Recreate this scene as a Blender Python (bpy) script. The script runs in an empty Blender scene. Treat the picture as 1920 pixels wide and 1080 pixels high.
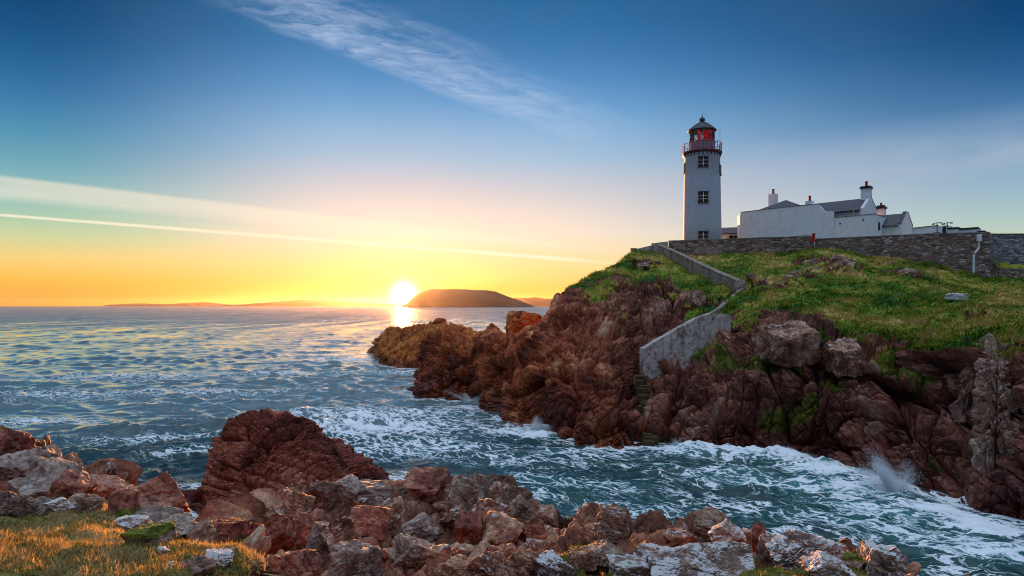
import bpy, bmesh, math, random
import numpy as np
from mathutils import Vector, Matrix
from mathutils.kdtree import KDTree
random.seed(7)
rng = np.random.default_rng(11)
R = math.radians
scene = bpy.context.scene
col = scene.collection
F, HX, HY, HC = 1250.0, 960.0, 573.0, 10.0       # focal length in photo pixels, principal point, horizon row, eye height

def at(px, py, Y):                                # a point Y metres out along a line of sight
    return np.array([(px-HX)/F*Y, Y, HC-(py-HY)/F*Y])
def sea_at(px, py):
    return at(px, py, HC*F/(py-HY))

# ------------------------------------------------------------------ camera
cam = bpy.data.cameras.new('camera'); camo = bpy.data.objects.new('camera', cam); col.objects.link(camo)
cam.sensor_width = 36; cam.lens = F/1920*36; cam.shift_y = (HY-540)/1920
cam.clip_start = 0.1; cam.clip_end = 60000
camo.location = (0, 0, HC); camo.rotation_euler = (R(90), 0, 0)
scene.camera = camo
scene.view_settings.view_transform = 'Standard'; scene.view_settings.look = 'None'
scene.view_settings.exposure = 1.8; scene.view_settings.gamma = 1.0
scene.cycles.max_bounces = 6; scene.cycles.volume_bounces = 0
scene.cycles.use_denoising = True
scene.cycles.pixel_filter_type = 'BLACKMAN_HARRIS'; scene.cycles.filter_width = 1.0

# ------------------------------------------------------------------ node helpers
class S:
    """a socket with arithmetic"""
    def __init__(s, nt, k): s.nt, s.k = nt, k
    def _m(s, op, b=None, c=None, rev=False):
        n = s.nt.nodes.new('ShaderNodeMath'); n.operation = op
        ins = [s, b] if not rev else [b, s]
        if c is not None: ins.append(c)
        for i, x in enumerate(ins):
            if x is None: continue
            if isinstance(x, S): s.nt.links.new(x.k, n.inputs[i])
            else: n.inputs[i].default_value = x
        return S(s.nt, n.outputs[0])
    def __add__(s, b): return s._m('ADD', b)
    __radd__ = __add__
    def __sub__(s, b): return s._m('SUBTRACT', b)
    def __rsub__(s, b): return s._m('SUBTRACT', b, rev=True)
    def __mul__(s, b): return s._m('MULTIPLY', b)
    __rmul__ = __mul__
    def __truediv__(s, b): return s._m('DIVIDE', b)
    def max(s, b): return s._m('MAXIMUM', b)
    def min(s, b): return s._m('MINIMUM', b)
    def abs(s): return s._m('ABSOLUTE')
    def pow(s, b): return s._m('POWER', b)
    def exp(s): return s._m('EXPONENT')
    def acos(s): return s._m('ARCCOSINE')
    def sqrt(s): return s._m('SQRT')
def node(nt, t, ins=None, **props):
    n = nt.nodes.new('ShaderNode'+t)
    for k, v in props.items(): setattr(n, k, v)
    for k, v in (ins or {}).items():
        if isinstance(v, S): nt.links.new(v.k, n.inputs[k])
        elif v is not None: n.inputs[k].default_value = v
    return n
def sstep(x, a, b):
    n = node(x.nt, 'MapRange', {0: x, 1: a, 2: b, 3: 0.0, 4: 1.0}, interpolation_type='SMOOTHSTEP'); n.clamp = True
    return S(x.nt, n.outputs[0])
def noise(nt, vec, scale, detail=4.0, rough=0.55, dist=0.0):
    n = node(nt, 'TexNoise', {'Vector': vec, 'Scale': scale, 'Detail': detail, 'Roughness': rough, 'Distortion': dist})
    return S(nt, n.outputs[0])
def mix(nt, f, a, b, blend='MIX'):
    n = node(nt, 'Mix', data_type='RGBA', blend_type=blend)
    for i, x in ((0, f), (6, a), (7, b)):
        if isinstance(x, S): nt.links.new(x.k, n.inputs[i])
        else: n.inputs[i].default_value = x if i == 0 else (*x[:3], 1)
    return S(nt, n.outputs[2])
def ramp(nt, f, stops, interp='LINEAR'):
    n = node(nt, 'ValToRGB', {0: f}); cr = n.color_ramp; cr.interpolation = interp
    stops = sorted(stops)
    while len(cr.elements) < len(stops): cr.elements.new(0.5)
    for e, (p, c) in zip(cr.elements, stops): e.position = p; e.color = (*c, 1)
    return S(nt, n.outputs[0])
def vscale(nt, v, x, y, z):
    n = node(nt, 'VectorMath', {0: v, 1: (x, y, z)}, operation='MULTIPLY'); return S(nt, n.outputs[0])
def vrot(nt, v, a):
    n = node(nt, 'VectorRotate', {'Vector': v}, rotation_type='EULER_XYZ'); n.inputs['Rotation'].default_value = a
    return S(nt, n.outputs[0])
def comb(nt, x, y, z):
    n = nt.nodes.new('ShaderNodeCombineXYZ')
    for i, k in enumerate((x, y, z)):
        if isinstance(k, S): nt.links.new(k.k, n.inputs[i])
        else: n.inputs[i].default_value = k
    return S(nt, n.outputs[0])
def sep(nt, v):
    n = node(nt, 'SeparateXYZ', {0: v}); return [S(nt, n.outputs[i]) for i in range(3)]
def lin(r, g, b):
    f = lambda c: (c/255/12.92 if c/255 <= .04045 else ((c/255+.055)/1.055)**2.4)
    return (f(r), f(g), f(b))

# ------------------------------------------------------------------ sky, clouds and sun
SUN = Vector(((757-HX)/F, 1.0, (HY-551)/F)).normalized()
world = bpy.data.worlds.new('World'); scene.world = world; world.use_nodes = True
wt = world.node_tree; wt.nodes.clear()
def build_sky():
    nt = wt
    tc = node(nt, 'TexCoord'); d = S(nt, tc.outputs['Generated'])
    x, y, z = sep(nt, d)
    hl = (x*x+y*y).sqrt().max(0.0001)
    te = z/hl                                             # tangent of elevation
    t = (te*2.0).max(0.0).min(1.0)
    hs = Vector((SUN.x, SUN.y)).normalized()
    caz = (x*hs.x+y*hs.y)/hl
    daz = caz.min(1.0).max(-1.0).acos()*(180/math.pi)     # degrees of azimuth from the sun
    def rows(lst, k):
        return [(max(0, min(1, (HY-py)/F*k*2)), lin(*c)) for py, c in lst]
    near = ramp(nt, t, rows([(573,(255,190,80)),(540,(255,206,100)),(500,(253,221,148)),(440,(247,229,206)),(400,(233,221,211)),(350,(204,207,214)),(300,(166,196,220)),(250,(140,184,221)),(200,(106,164,213)),(150,(80,145,200)),(100,(60,127,184)),(50,(46,114,170)),(0,(40,106,160)),(-90,(36,98,150))], 0.99))
    left = ramp(nt, t, rows([(573,(252,150,62)),(520,(254,192,84)),(480,(244,211,128)),(440,(205,214,160)),(400,(168,204,178)),(360,(146,193,190)),(300,(108,168,186)),(250,(84,150,182)),(200,(60,132,176)),(150,(42,112,164)),(100,(24,98,150)),(50,(8,84,136)),(0,(2,74,124)),(-90,(8,66,112))], 0.80))
    right = ramp(nt, t, rows([(573,(252,196,112)),(520,(236,206,140)),(480,(212,210,166)),(440,(190,206,188)),(400,(170,198,198)),(350,(146,181,199)),(300,(116,160,190)),(250,(90,140,180)),(200,(66,120,168)),(150,(46,102,152)),(100,(26,86,136)),(50,(10,74,124)),(0,(2,64,114)),(-90,(8,58,104))], 0.79))
    side = sstep(x/hl-hs.x, -0.02, 0.12)                  # right of the sun the gradient runs paler than left of it
    c = mix(nt, sstep(daz, 4.0, 27.0), near, left)
    c = mix(nt, side, c, mix(nt, sstep(daz, 9.0, 50.0), near, right))
    # the dome behind the photographer and overhead, out of view, its brightness set as fill
    back = ramp(nt, t, [(0.0, (.09,.11,.16)), (0.3, (.11,.16,.26)), (1.0, (.26,.37,.58))])
    c = mix(nt, sstep(y*-1.0, -0.72, 0.05), c, back)
    zen = sstep(te, 0.6, 2.0)
    c = mix(nt, zen, c, (1.05,1.25,1.60))
    # cirrus and contrails, laid out on directions of the sky
    u = x/y.max(0.05); v = z/y.max(0.05)
    U = lambda px: (px-HX)/F
    V = lambda py: (HY-py)/F
    front = sstep(y, 0.05, 0.3)
    def line(p0, p1):                                     # signed distance above a great circle, and position along it
        ax, ay, bx, by = U(p0[0]), V(p0[1]), U(p1[0]), V(p1[1])
        L = math.hypot(bx-ax, by-ay); dx, dy = (bx-ax)/L, (by-ay)/L
        s = (u-ax)*dx+(v-ay)*dy
        h = (v-ay)*dx-(u-ax)*dy
        return s/L, h*F                                   # h in photo pixels
    # thin contrail
    s, h = line((0,403),(1140,492))
    jit = (noise(nt, comb(nt, s*14.0, 0.0, 0.0), 1.0, 3)-0.5)*5.0
    w = 2.2+s*1.0
    m1 = (((h+jit*0.4)/w).abs()*-1.0+1.6).max(0.0).min(1.0)*sstep(s, 1.04, 0.9)*0.75
    # broad contrail
    s, h = line((0,327),(1180,469))
    wb = 50.0-s*36.0
    nb = noise(nt, comb(nt, s*3.0, h*0.06, 0.3), 1.0, 5, 0.6)
    top = sstep(h+(nb-0.5)*5.0, 2.0, -6.0); bot = sstep(h*-1.0+(nb-0.5)*14.0, wb+6.0, wb-16.0)
    m2 = top*bot*(nb*1.1+0.10)*sstep(s, 1.03, 0.85)*0.62
    # cirrus band with feathered cross-grain
    s, h = line((400,-10),(1220,300))
    fl = noise(nt, comb(nt, s*4.0, h*0.03, 4.0), 1.0, 4, 0.6)
    fe = noise(nt, comb(nt, s*19.0-h*0.055+(fl-0.5)*3.0, h*0.016+s*2.0, 1.3), 1.0, 6, 0.66, 0.9)
    band = sstep(h+(fl-0.5)*26.0, -30.0, -6.0)*sstep(h-(fl-0.5)*70.0, 135.0-s*60.0, 15.0)
    m3 = band*sstep(fe*0.6+fl*0.5, 0.36, 0.74)*sstep(s, 1.05, 0.55)*sstep(s, -0.1, 0.25)*0.72
    # faint veil behind the lighthouse
    s, h = line((1050,330),(1920,210))
    m4 = (((h+70.0)/95.0).abs()*-1.0+1.0).max(0.0)*noise(nt, comb(nt, s*5.0, h*0.02, 7.0), 1.0, 5, 0.6)*0.85*sstep(s, 0.0, 0.4)
    m5 = sstep(noise(nt, comb(nt, u*3.0+v*2.0, v*7.0, 9.0), 1.0, 5, 0.6), 0.45, 0.8)*0.03
    c = mix(nt, m5*front, c, lin(190,205,225))
    c = mix(nt, m4*front, c, lin(186,196,214))
    c = mix(nt, m3*front, c, lin(186,204,230))
    c = mix(nt, m2*front, c, lin(255,240,214))
    c = mix(nt, m1*front, c, lin(255,244,214))
    # the sun's disc and aureole
    dn = node(nt, 'VectorMath', {0: d, 1: tuple(SUN)}, operation='DOT_PRODUCT')
    ang = S(nt, dn.outputs['Value']).min(1.0).acos()*(180/math.pi)
    g1 = (ang*(-1/1.3)).exp()*1.35
    g2 = (ang*(-1/3.6)).exp()*0.06
    glow = mix(nt, 1.0, comb(nt, g1*1.0, g1*0.74, g1*0.16), comb(nt, g2*1.0, g2*0.62, g2*-0.30), 'ADD')
    disc = ((ang/0.55).pow(1.6)*-1.0).exp()*9.0
    c = mix(nt, 1.0, c, glow, 'ADD')
    c = mix(nt, 1.0, c, comb(nt, disc, disc*0.95, disc*0.85), 'ADD')
    bg = node(nt, 'Background', {0: c, 1: 2**-1.8})
    sky = node(nt, 'TexSky', sky_type='NISHITA', sun_disc=False, sun_elevation=math.asin(SUN.z), sun_rotation=math.atan2(SUN.x, SUN.y), altitude=10)
    bn = node(nt, 'Background', {0: S(nt, sky.outputs[0]), 1: 0.0005})
    add = node(nt, 'AddShader'); nt.links.new(bg.outputs[0], add.inputs[0]); nt.links.new(bn.outputs[0], add.inputs[1])
    out = node(nt, 'OutputWorld'); nt.links.new(add.outputs[0], out.inputs[0])
build_sky()
world.cycles.sampling_method = 'MANUAL'; world.cycles.sample_map_resolution = 1024
sl = bpy.data.lights.new('sun', 'SUN'); so = bpy.data.objects.new('sun', sl); col.objects.link(so)
sl.energy = 5.0; sl.angle = R(0.55); sl.color = (1.0, 0.37, 0.10)
so.rotation_euler = (-SUN).to_track_quat('-Z', 'Y').to_euler(); so.location = (-60, 300, 60)

# ------------------------------------------------------------------ numpy noise
_P = np.concatenate([rng.permutation(256)]*4)
_G = rng.normal(size=(256, 3)); _G /= np.linalg.norm(_G, axis=1)[:, None]
_J = rng.random((256, 3)); _H = rng.random((256, 4))
def perlin(p):
    i = np.floor(p).astype(np.int64); f = p-i; i &= 255
    u = f*f*f*(f*(f*6-15)+10)
    r = 0
    for dx in (0, 1):
        wx = u[:, 0] if dx else 1-u[:, 0]
        for dy in (0, 1):
            wy = u[:, 1] if dy else 1-u[:, 1]
            for dz in (0, 1):
                wz = u[:, 2] if dz else 1-u[:, 2]
                h = _P[_P[_P[i[:, 0]+dx]+i[:, 1]+dy]+i[:, 2]+dz]
                g = _G[h]
                r = r+wx*wy*wz*(g[:, 0]*(f[:, 0]-dx)+g[:, 1]*(f[:, 1]-dy)+g[:, 2]*(f[:, 2]-dz))
    return r*1.5
def fbm(p, o=4, gain=0.5, lac=2.03):
    a, r = 1.0, 0
    for k in range(o):
        r = r+a*perlin(p+17.3*k); p = p*lac; a *= gain
    return r
def ridged(p, o=4, gain=0.5):
    a, r = 1.0, 0
    for k in range(o):
        r = r+a*(1-2*np.abs(perlin(p+9.1*k))); p = p*2.1; a *= gain
    return r
def worley(p):
    i = np.floor(p).astype(np.int64); f = (p-i).astype(np.float32); i &= 255
    n = len(p); F1 = np.full(n, 9.0, np.float32); F2 = F1.copy(); ID = np.zeros(n, np.int64); VX = np.zeros((n, 3), np.float32)
    J = _J.astype(np.float32)
    for dx in (-1, 0, 1):
        for dy in (-1, 0, 1):
            for dz in (-1, 0, 1):
                h = _P[_P[_P[(i[:, 0]+dx) & 255]+((i[:, 1]+dy) & 255)]+((i[:, 2]+dz) & 255)]
                v = f-J[h]; v[:, 0] -= dx; v[:, 1] -= dy; v[:, 2] -= dz
                dd = np.einsum('ij,ij->i', v, v)
                c = dd < F1
                F2 = np.where(c, F1, np.minimum(F2, dd))
                F1 = np.where(c, dd, F1); ID = np.where(c, h, ID); VX[c] = v[c]
    return np.sqrt(F1), np.sqrt(F2), ID, VX
def euler(a):
    from mathutils import Euler
    return np.array(Euler(a).to_matrix())
def blocks(p, s, rot, sc, warp=0.35, tilt=0.9, step=0.5, crack=0.22):
    """jointed rock: three families of fracture planes cut it into offset, tilted blocks"""
    q = (p@euler(rot).T)/(np.array(sc)*s)
    q = q@np.array([[1, .22, -.12], [-.15, 1, .25], [.18, -.2, 1]])
    q = q+warp*np.stack([fbm(q*0.45+k*31.7, 2) for k in range(3)], 1)
    i1 = np.floor(q[:, 0]).astype(np.int64); a1 = q[:, 0]-i1
    b = q[:, 1]+_H[i1 & 255, 1]*7.3; i2 = np.floor(b).astype(np.int64); a2 = b-i2
    k12 = _P[_P[i1 & 255]+(i2 & 255)]
    c = q[:, 2]+_H[k12, 2]*5.1; i3 = np.floor(c).astype(np.int64); a3 = c-i3
    h = _P[k12+(i3 & 255)]; hh = _H[h]
    split = (hh[:, 0] > .55) & (hh[:, 1] > .4)                        # some blocks are halved again
    a3s = np.where(split, np.abs(a3-.5)*2, a3)
    f = np.stack([a1, a2, a3], 1)-.5
    e = np.minimum(np.minimum(.5-np.abs(f[:, 0]), .5-np.abs(f[:, 1])), np.where(split, np.minimum(.5-np.abs(f[:, 2]), np.abs(f[:, 2])), .5-np.abs(f[:, 2])))
    rounding = -0.16*(1-np.clip(e/0.16, 0, 1))**2
    d = step*(hh[:, 3]-.5)+tilt*np.einsum('ij,ij->i', hh[:, :3]-.5, f)*0.75+0.12*step*split*(f[:, 2] > 0)+rounding-crack*0.7*np.exp(-(e/0.06)**2)
    return d*s, hh[:, 0], e
def smooth(a, b, x):
    t = np.clip((x-a)/(b-a), 0, 1); return t*t*(3-2*t)

# ------------------------------------------------------------------ object helpers
def tag(o, label=None, cat=None, group=None, kind=None):
    if label: o['label'] = label
    if cat: o['category'] = cat
    if group: o['group'] = group
    if kind: o['kind'] = kind
    return o
def empty(name, loc, label, cat, group=None, rz=0):
    o = bpy.data.objects.new(name, None); col.objects.link(o); o.location = loc; o.rotation_euler = (0, 0, rz)
    o.empty_display_size = 0.3
    return tag(o, label, cat, group)
def link_mesh(name, me, mats, parent=None):
    o = bpy.data.objects.new(name, me); col.objects.link(o)
    for m in (mats if isinstance(mats, (list, tuple)) else [mats]):
        if m is not None and m.name not in [x.name for x in me.materials if x]: me.materials.append(m)
    if parent: o.parent = parent
    return o
def np_mesh(name, V, Q, attrs=None, smooth_shade=False):
    """mesh from numpy vertices and equal-sized faces"""
    me = bpy.data.meshes.new(name); k = Q.shape[1]
    me.vertices.add(len(V)); me.vertices.foreach_set('co', np.ascontiguousarray(V, np.float32).ravel())
    me.loops.add(Q.size); me.loops.foreach_set('vertex_index', np.ascontiguousarray(Q, np.int32).ravel())
    me.polygons.add(len(Q)); me.polygons.foreach_set('loop_start', np.arange(0, Q.size, k, dtype=np.int32))
    me.polygons.foreach_set('loop_total', np.full(len(Q), k, np.int32))
    me.polygons.foreach_set('use_smooth', np.full(len(Q), smooth_shade, bool))
    me.update(calc_edges=True)
    for n, a in (attrs or {}).items():
        at_ = me.attributes.new(n, 'FLOAT', 'POINT'); at_.data.foreach_set('value', np.ascontiguousarray(a, np.float32))
    return me
def grid_quads(nr, nc):
    i = np.arange(nr*nc).reshape(nr, nc)
    return np.stack([i[:-1, :-1], i[:-1, 1:], i[1:, 1:], i[1:, :-1]], -1).reshape(-1, 4)
def catmull(A, counts):
    """A: (n, ...) control values; counts per interval -> resampled along axis 0"""
    n = len(A); out = []
    for i in range(n-1):
        p0, p1, p2, p3 = A[max(i-1, 0)], A[i], A[i+1], A[min(i+2, n-1)]
        k = counts[i]
        for t in (np.arange(k)/k if i < n-2 else np.arange(k+1)/k):
            out.append(0.5*(2*p1+(p2-p0)*t+(2*p0-5*p1+4*p2-p3)*t*t+(3*p1-p0-3*p2+p3)*t**3))
    return np.array(out)
def patch(C, ucounts, vcounts):
    """C: (cols, rows, k) -> grid (rows', cols', k)"""
    B = catmull(C, ucounts)
    return catmull(np.swapaxes(B, 0, 1), vcounts)
def gnormals(Pg):
    du = np.gradient(Pg, axis=1); dv = np.gradient(Pg, axis=0)
    n = np.cross(du, dv); return n/np.maximum(np.linalg.norm(n, axis=2, keepdims=True), 1e-9)
SHORE = []                                          # points where rock meets the sea
def note_shore(V):
    m = np.abs(V[:, 2]) < 0.35
    SHORE.append(V[m][::7])

# ------------------------------------------------------------------ materials
def new_mat(name):
    m = bpy.data.materials.new(name); m.use_nodes = True; nt = m.node_tree; nt.nodes.clear()
    out = node(nt, 'OutputMaterial'); b = node(nt, 'BsdfPrincipled'); nt.links.new(b.outputs[0], out.inputs[0])
    return m, nt, b
def attr(nt, name):
    return S(nt, node(nt, 'Attribute', attribute_name=name).outputs['Fac'])
def put(nt, s, n, k): nt.links.new(s.k, n.inputs[k])
def bump(nt, h, strength, dist, normal=None):
    n = node(nt, 'Bump', {'Height': h, 'Strength': strength, 'Distance': dist})
    if normal is not None: nt.links.new(normal.k, n.inputs['Normal'])
    return S(nt, n.outputs[0])
def rock_mat(name, cols, lichen=0.5, lcol=(.42,.42,.40), l2=(.30,.20,.05), sc=1.0, wet=0.0, grass=False, greens=None, lmin=0.1, flare_tint=False):
    m, nt, b = new_mat(name)
    g = node(nt, 'NewGeometry'); P = S(nt, g.outputs['Position']); N = S(nt, g.outputs['Normal'])
    nz = sep(nt, N)[2]; pz = sep(nt, P)[2]
    n1 = noise(nt, P, 0.5*sc, 8, 0.62); n2 = noise(nt, P, 5.0*sc, 8, 0.65); n3 = noise(nt, P, 1.7*sc, 10, 0.68, 0.3)
    tone = attr(nt, 'tone')
    f = (n1-0.5)*1.5+(tone-0.5)*0.55+(n2-0.5)*0.45+0.44
    base = ramp(nt, f, [(0.12, cols[0]), (0.38, cols[1]), (0.60, cols[2]), (0.85, cols[3])])
    if flare_tint: base = mix(nt, sstep(sep(nt, P)[0]+(n1-0.5)*10.0, 17.0, -2.0), base, mix(nt, 1.0, base, (1.65, 1.06, .52), 'MULTIPLY'))  # orange sun-flare glow painted into the rock colour towards the left
    sp = noise(nt, P, 22.0*sc, 4, 0.7)
    base = mix(nt, 1.0, base, ramp(nt, sp*0.6+n2*0.4, [(0.30, (.30,.30,.30)), (0.52, (1,1,1)), (0.70, (1.7,1.62,1.55))]), 'MULTIPLY')
    lm = sstep(n3+(n2-0.5)*0.25+nz*0.10+(tone-0.5)*0.08, 0.80-0.30*lichen, 0.90-0.30*lichen)*sstep(nz, lmin-0.25, lmin+0.35)
    base = mix(nt, lm*0.9, base, lcol)
    n4 = noise(nt, P, 3.1*sc, 6, 0.6)
    lo = sstep(n4+(n1-0.5)*0.5, 0.66, 0.74)*sstep(nz, 0.0, 0.6)*min(1.0, lichen*1.2)
    base = mix(nt, lo*0.75, base, l2)
    rough = 0.82
    moss = attr(nt, 'moss')
    mm = sstep(moss+(n3-0.5)*0.9, 0.42, 0.62)
    base = mix(nt, mm, base, mix(nt, sstep(n2, .3, .7), (.030,.045,.006), (.17,.18,.018)))
    hgt = n2*0.5+sp*0.12+n3*0.6
    if wet:
        wm = sstep(pz-(n1-0.5)*2.2, wet, wet*0.25)
        base = mix(nt, wm*0.8, base, mix(nt, 1.0, base, (.42,.26,.24), 'MULTIPLY'))
        put(nt, 0.82-wm*0.5, b, 'Roughness')
    else: b.inputs['Roughness'].default_value = 0.82
    if grass:
        ga = attr(nt, 'g')
        gm = sstep(ga+(n3-0.5)*0.5+(n2-0.5)*0.25+(nz-0.70)*0.6, 0.42, 0.58)
        k1 = noise(nt, P, 0.16, 5, 0.6, 0.5); k2 = noise(nt, vscale(nt, P, 1, 1, 2.5), 1.4, 6, 0.65)
        gc = ramp(nt, (k1-0.5)*1.3+(k2-0.5)*0.6+0.47, greens)
        gc = mix(nt, 1.0, gc, ramp(nt, noise(nt, P, 9.0, 4, 0.7), [(0.3, (.5,.5,.5)), (0.7, (1.4,1.4,1.4))]), 'MULTIPLY')
        base = mix(nt, gm, base, gc)
    put(nt, base, b, 'Base Color')
    put(nt, bump(nt, hgt, 0.6, 0.13/sc), b, 'Normal')
    b.inputs['Specular IOR Level'].default_value = 0.25
    return m
GREENS = [(0.22, (.010,.050,.002)), (0.36, (.030,.110,.003)), (0.46, (.125,.205,.008)), (0.56, (.29,.25,.028)), (0.70, (.48,.33,.12))]
M_head = rock_mat('headland_rock', [(.036,.010,.008),(.135,.042,.028),(.29,.120,.075),(.50,.36,.28)], lichen=0.36, sc=0.55, wet=3.6, grass=True, greens=GREENS, flare_tint=True)
M_point = rock_mat('point_rock', [(.12,.032,.006),(.32,.090,.018),(.46,.165,.035),(.55,.28,.09)], lichen=0.15, sc=0.45, wet=2.0)  # orange raised so the rock colour carries the flare glow
M_stack = rock_mat('stack_rock', [(.065,.014,.008),(.200,.050,.028),(.33,.105,.060),(.46,.27,.19)], lichen=0.25, sc=0.8, wet=1.2, lmin=0.3)
M_shore = rock_mat('shore_rock', [(.062,.024,.016),(.21,.086,.050),(.36,.195,.120),(.54,.42,.31)], lichen=0.42, lcol=(.46,.46,.45), sc=1.5, grass=True,
                   greens=[(0.15, (.045,.060,.010)), (0.34, (.13,.12,.020)), (0.50, (.34,.26,.10)), (0.66, (.50,.37,.18)), (0.85, (.60,.46,.27))])
M_boul = rock_mat('boulder_rock', [(.068,.026,.016),(.22,.098,.058),(.38,.215,.132),(.54,.42,.31)], lichen=0.62, lcol=(.48,.48,.46), sc=1.8)
M_lich = rock_mat('lichen_rock', [(.09,.055,.045),(.20,.13,.10),(.32,.23,.18),(.42,.36,.31)], lichen=0.98, lcol=(.56,.57,.56), l2=(.34,.22,.05), sc=2.2)
M_grey = rock_mat('grey_rock', [(.10,.07,.054),(.22,.16,.128),(.34,.27,.222),(.46,.41,.365)], lichen=0.50, lcol=(.42,.41,.39), sc=1.8)
M_red = rock_mat('red_rock', [(.065,.020,.012),(.20,.066,.042),(.34,.14,.09),(.45,.28,.20)], lichen=0.25, sc=1.6)
M_mossy = rock_mat('mossy_rock', [(.08,.045,.033),(.20,.12,.085),(.31,.21,.15),(.44,.36,.28)], lichen=0.6, lcol=(.40,.42,.38), sc=1.8)
M_pale = rock_mat('pale_rock', [(.07,.032,.022),(.19,.100,.070),(.34,.215,.155),(.52,.42,.34)], lichen=0.5, lcol=(.62,.60,.57), sc=0.9, lmin=0.35)

def simple(name, c, rough=0.6, var=0.25, sc=3.0, bmp=0.0, metallic=0.0, spec=0.4, streak=None):
    m, nt, b = new_mat(name)
    g = node(nt, 'NewGeometry'); P = S(nt, g.outputs['Position'])
    n = noise(nt, P, sc, 6, 0.6); n2 = noise(nt, vscale(nt, P, 2.5, 2.5, 0.35), 1.2, 5, 0.6)
    base = mix(nt, 1.0, c, ramp(nt, n*0.6+n2*0.4, [(0.3, (1-var,)*3), (0.7, (1+var*0.4,)*3)]), 'MULTIPLY')
    if streak: base = mix(nt, sstep(n2+(n-0.5)*0.4, 0.58, 0.80)*streak[1], base, streak[0])
    put(nt, base, b, 'Base Color'); b.inputs['Roughness'].default_value = rough; b.inputs['Metallic'].default_value = metallic
    b.inputs['Specular IOR Level'].default_value = spec
    if bmp: put(nt, bump(nt, n, bmp, 0.05), b, 'Normal')
    return m
M_white = simple('whitewash', (.76,.78,.82), 0.75, 0.22, 1.3, 0.35, streak=((.40,.38,.34), 0.65))
M_tower = simple('tower_paint', (.40,.45,.53), 0.75, 0.2, 1.2, 0.3, streak=((.27,.25,.23), 0.55))
M_slate = simple('slate_roof', (.055,.055,.075), 0.55, 0.45, 5.0, 0.4)
M_darktrim = simple('dark_trim', (.018,.018,.020), 0.5, 0.3)
M_redpaint = simple('red_paint', (.42,.022,.020), 0.45, 0.3)
M_redgal = simple('dark_red_paint', (.16,.022,.03), 0.5, 0.3)
M_dome = simple('dome_paint', (.035,.05,.068), 0.6, 0.3)
M_lead = simple('murette_paint', (.22,.19,.25), 0.6, 0.25)
M_iron = simple('iron', (.03,.028,.03), 0.5, 0.3)
M_pot = simple('clay_pot', (.26,.055,.03), 0.8, 0.3)
def worn_mat(name, pale, mid, dark, amt):
    m, nt, b = new_mat(name)
    g = node(nt, 'NewGeometry'); P = S(nt, g.outputs['Position'])
    big = noise(nt, P, 0.7, 6, 0.65, 0.4); sp = noise(nt, P, 3.5, 8, 0.72); fine = noise(nt, P, 12.0, 4, 0.7)
    run = noise(nt, vscale(nt, P, 3.0, 3.0, 0.30), 1.1, 5, 0.65)
    c = mix(nt, sstep(big*0.55+sp*0.6, 0.44, 0.70), pale, mid)
    c = mix(nt, sstep(sp*0.8+(big-0.5)*0.6+(fine-0.5)*0.35, 0.50-0.08*amt, 0.60-0.08*amt)*amt, c, dark)
    c = mix(nt, sstep(run+(fine-0.5)*0.3, 0.50, 0.70)*0.65*amt, c, (dark[0]*1.3, dark[1]*1.3, dark[2]*1.3))
    put(nt, c, b, 'Base Color'); b.inputs['Roughness'].default_value = 0.92; b.inputs['Specular IOR Level'].default_value = 0.2
    put(nt, bump(nt, sp*0.7+fine*0.3, 0.9, 0.12), b, 'Normal'); return m
M_conc = worn_mat('old_concrete', (.36,.295,.235), (.22,.17,.13), (.085,.065,.045), 0.9)
M_wash = worn_mat('worn_whitewash', (.60,.54,.49), (.36,.30,.25), (.12,.075,.058), 0.95)
M_pipe = simple('white_pipe', (.72,.73,.78), 0.4, 0.08)
M_whitestone = rock_mat('white_stone', [(.30,.25,.22),(.52,.49,.46),(.66,.64,.61),(.75,.73,.70)], lichen=0.3, sc=2.0)
M_wood = simple('weathered_wood', (.38,.22,.11), 0.8, 0.3, 6)
M_winframe = simple('window_stone', (.06,.04,.032), 0.8, 0.4)
M_green = simple('green_paint', (.02,.10,.06), 0.5, 0.2)
M_yellow = simple('yellow_pipe', (.55,.42,.10), 0.5, 0.2)
def glass_dark():
    m, nt, b = new_mat('window_glass'); b.inputs['Base Color'].default_value = (.012,.014,.018, 1)
    b.inputs['Roughness'].default_value = 0.3; b.inputs['Specular IOR Level'].default_value = 0.15; return m
M_pane = glass_dark()
def lantern_glass():
    m = bpy.data.materials.new('lantern_glass'); m.use_nodes = True; nt = m.node_tree; nt.nodes.clear()
    t = node(nt, 'BsdfTransparent', {0: (.93,.96,.97,1)}); g = node(nt, 'BsdfGlossy', {'Color': (1,1,1,1), 'Roughness': 0.03})
    f = node(nt, 'Fresnel', {0: 1.45}); x = node(nt, 'MixShader')
    nt.links.new(f.outputs[0], x.inputs[0]); nt.links.new(t.outputs[0], x.inputs[1]); nt.links.new(g.outputs[0], x.inputs[2])
    o = node(nt, 'OutputMaterial'); nt.links.new(x.outputs[0], o.inputs[0]); return m
M_lglass = lantern_glass()
def translucent(name, c, tr=0.5):
    m = bpy.data.materials.new(name); m.use_nodes = True; nt = m.node_tree; nt.nodes.clear()
    d = node(nt, 'BsdfDiffuse', {0: (*c, 1)}); t = node(nt, 'BsdfTranslucent', {0: (*c, 1)}); x = node(nt, 'MixShader', {0: tr})
    nt.links.new(d.outputs[0], x.inputs[1]); nt.links.new(t.outputs[0], x.inputs[2])
    o = node(nt, 'OutputMaterial'); nt.links.new(x.outputs[0], o.inputs[0]); return m
M_curtain = translucent('red_curtain', (.75,.03,.03), 0.65)
def lens_mat():
    m, nt, b = new_mat('lens_glass'); b.inputs['Base Color'].default_value = (.75,.85,.85,1); b.inputs['Roughness'].default_value = 0.08
    b.inputs['Transmission Weight'].default_value = 0.7; return m
M_lens = lens_mat()
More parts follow.
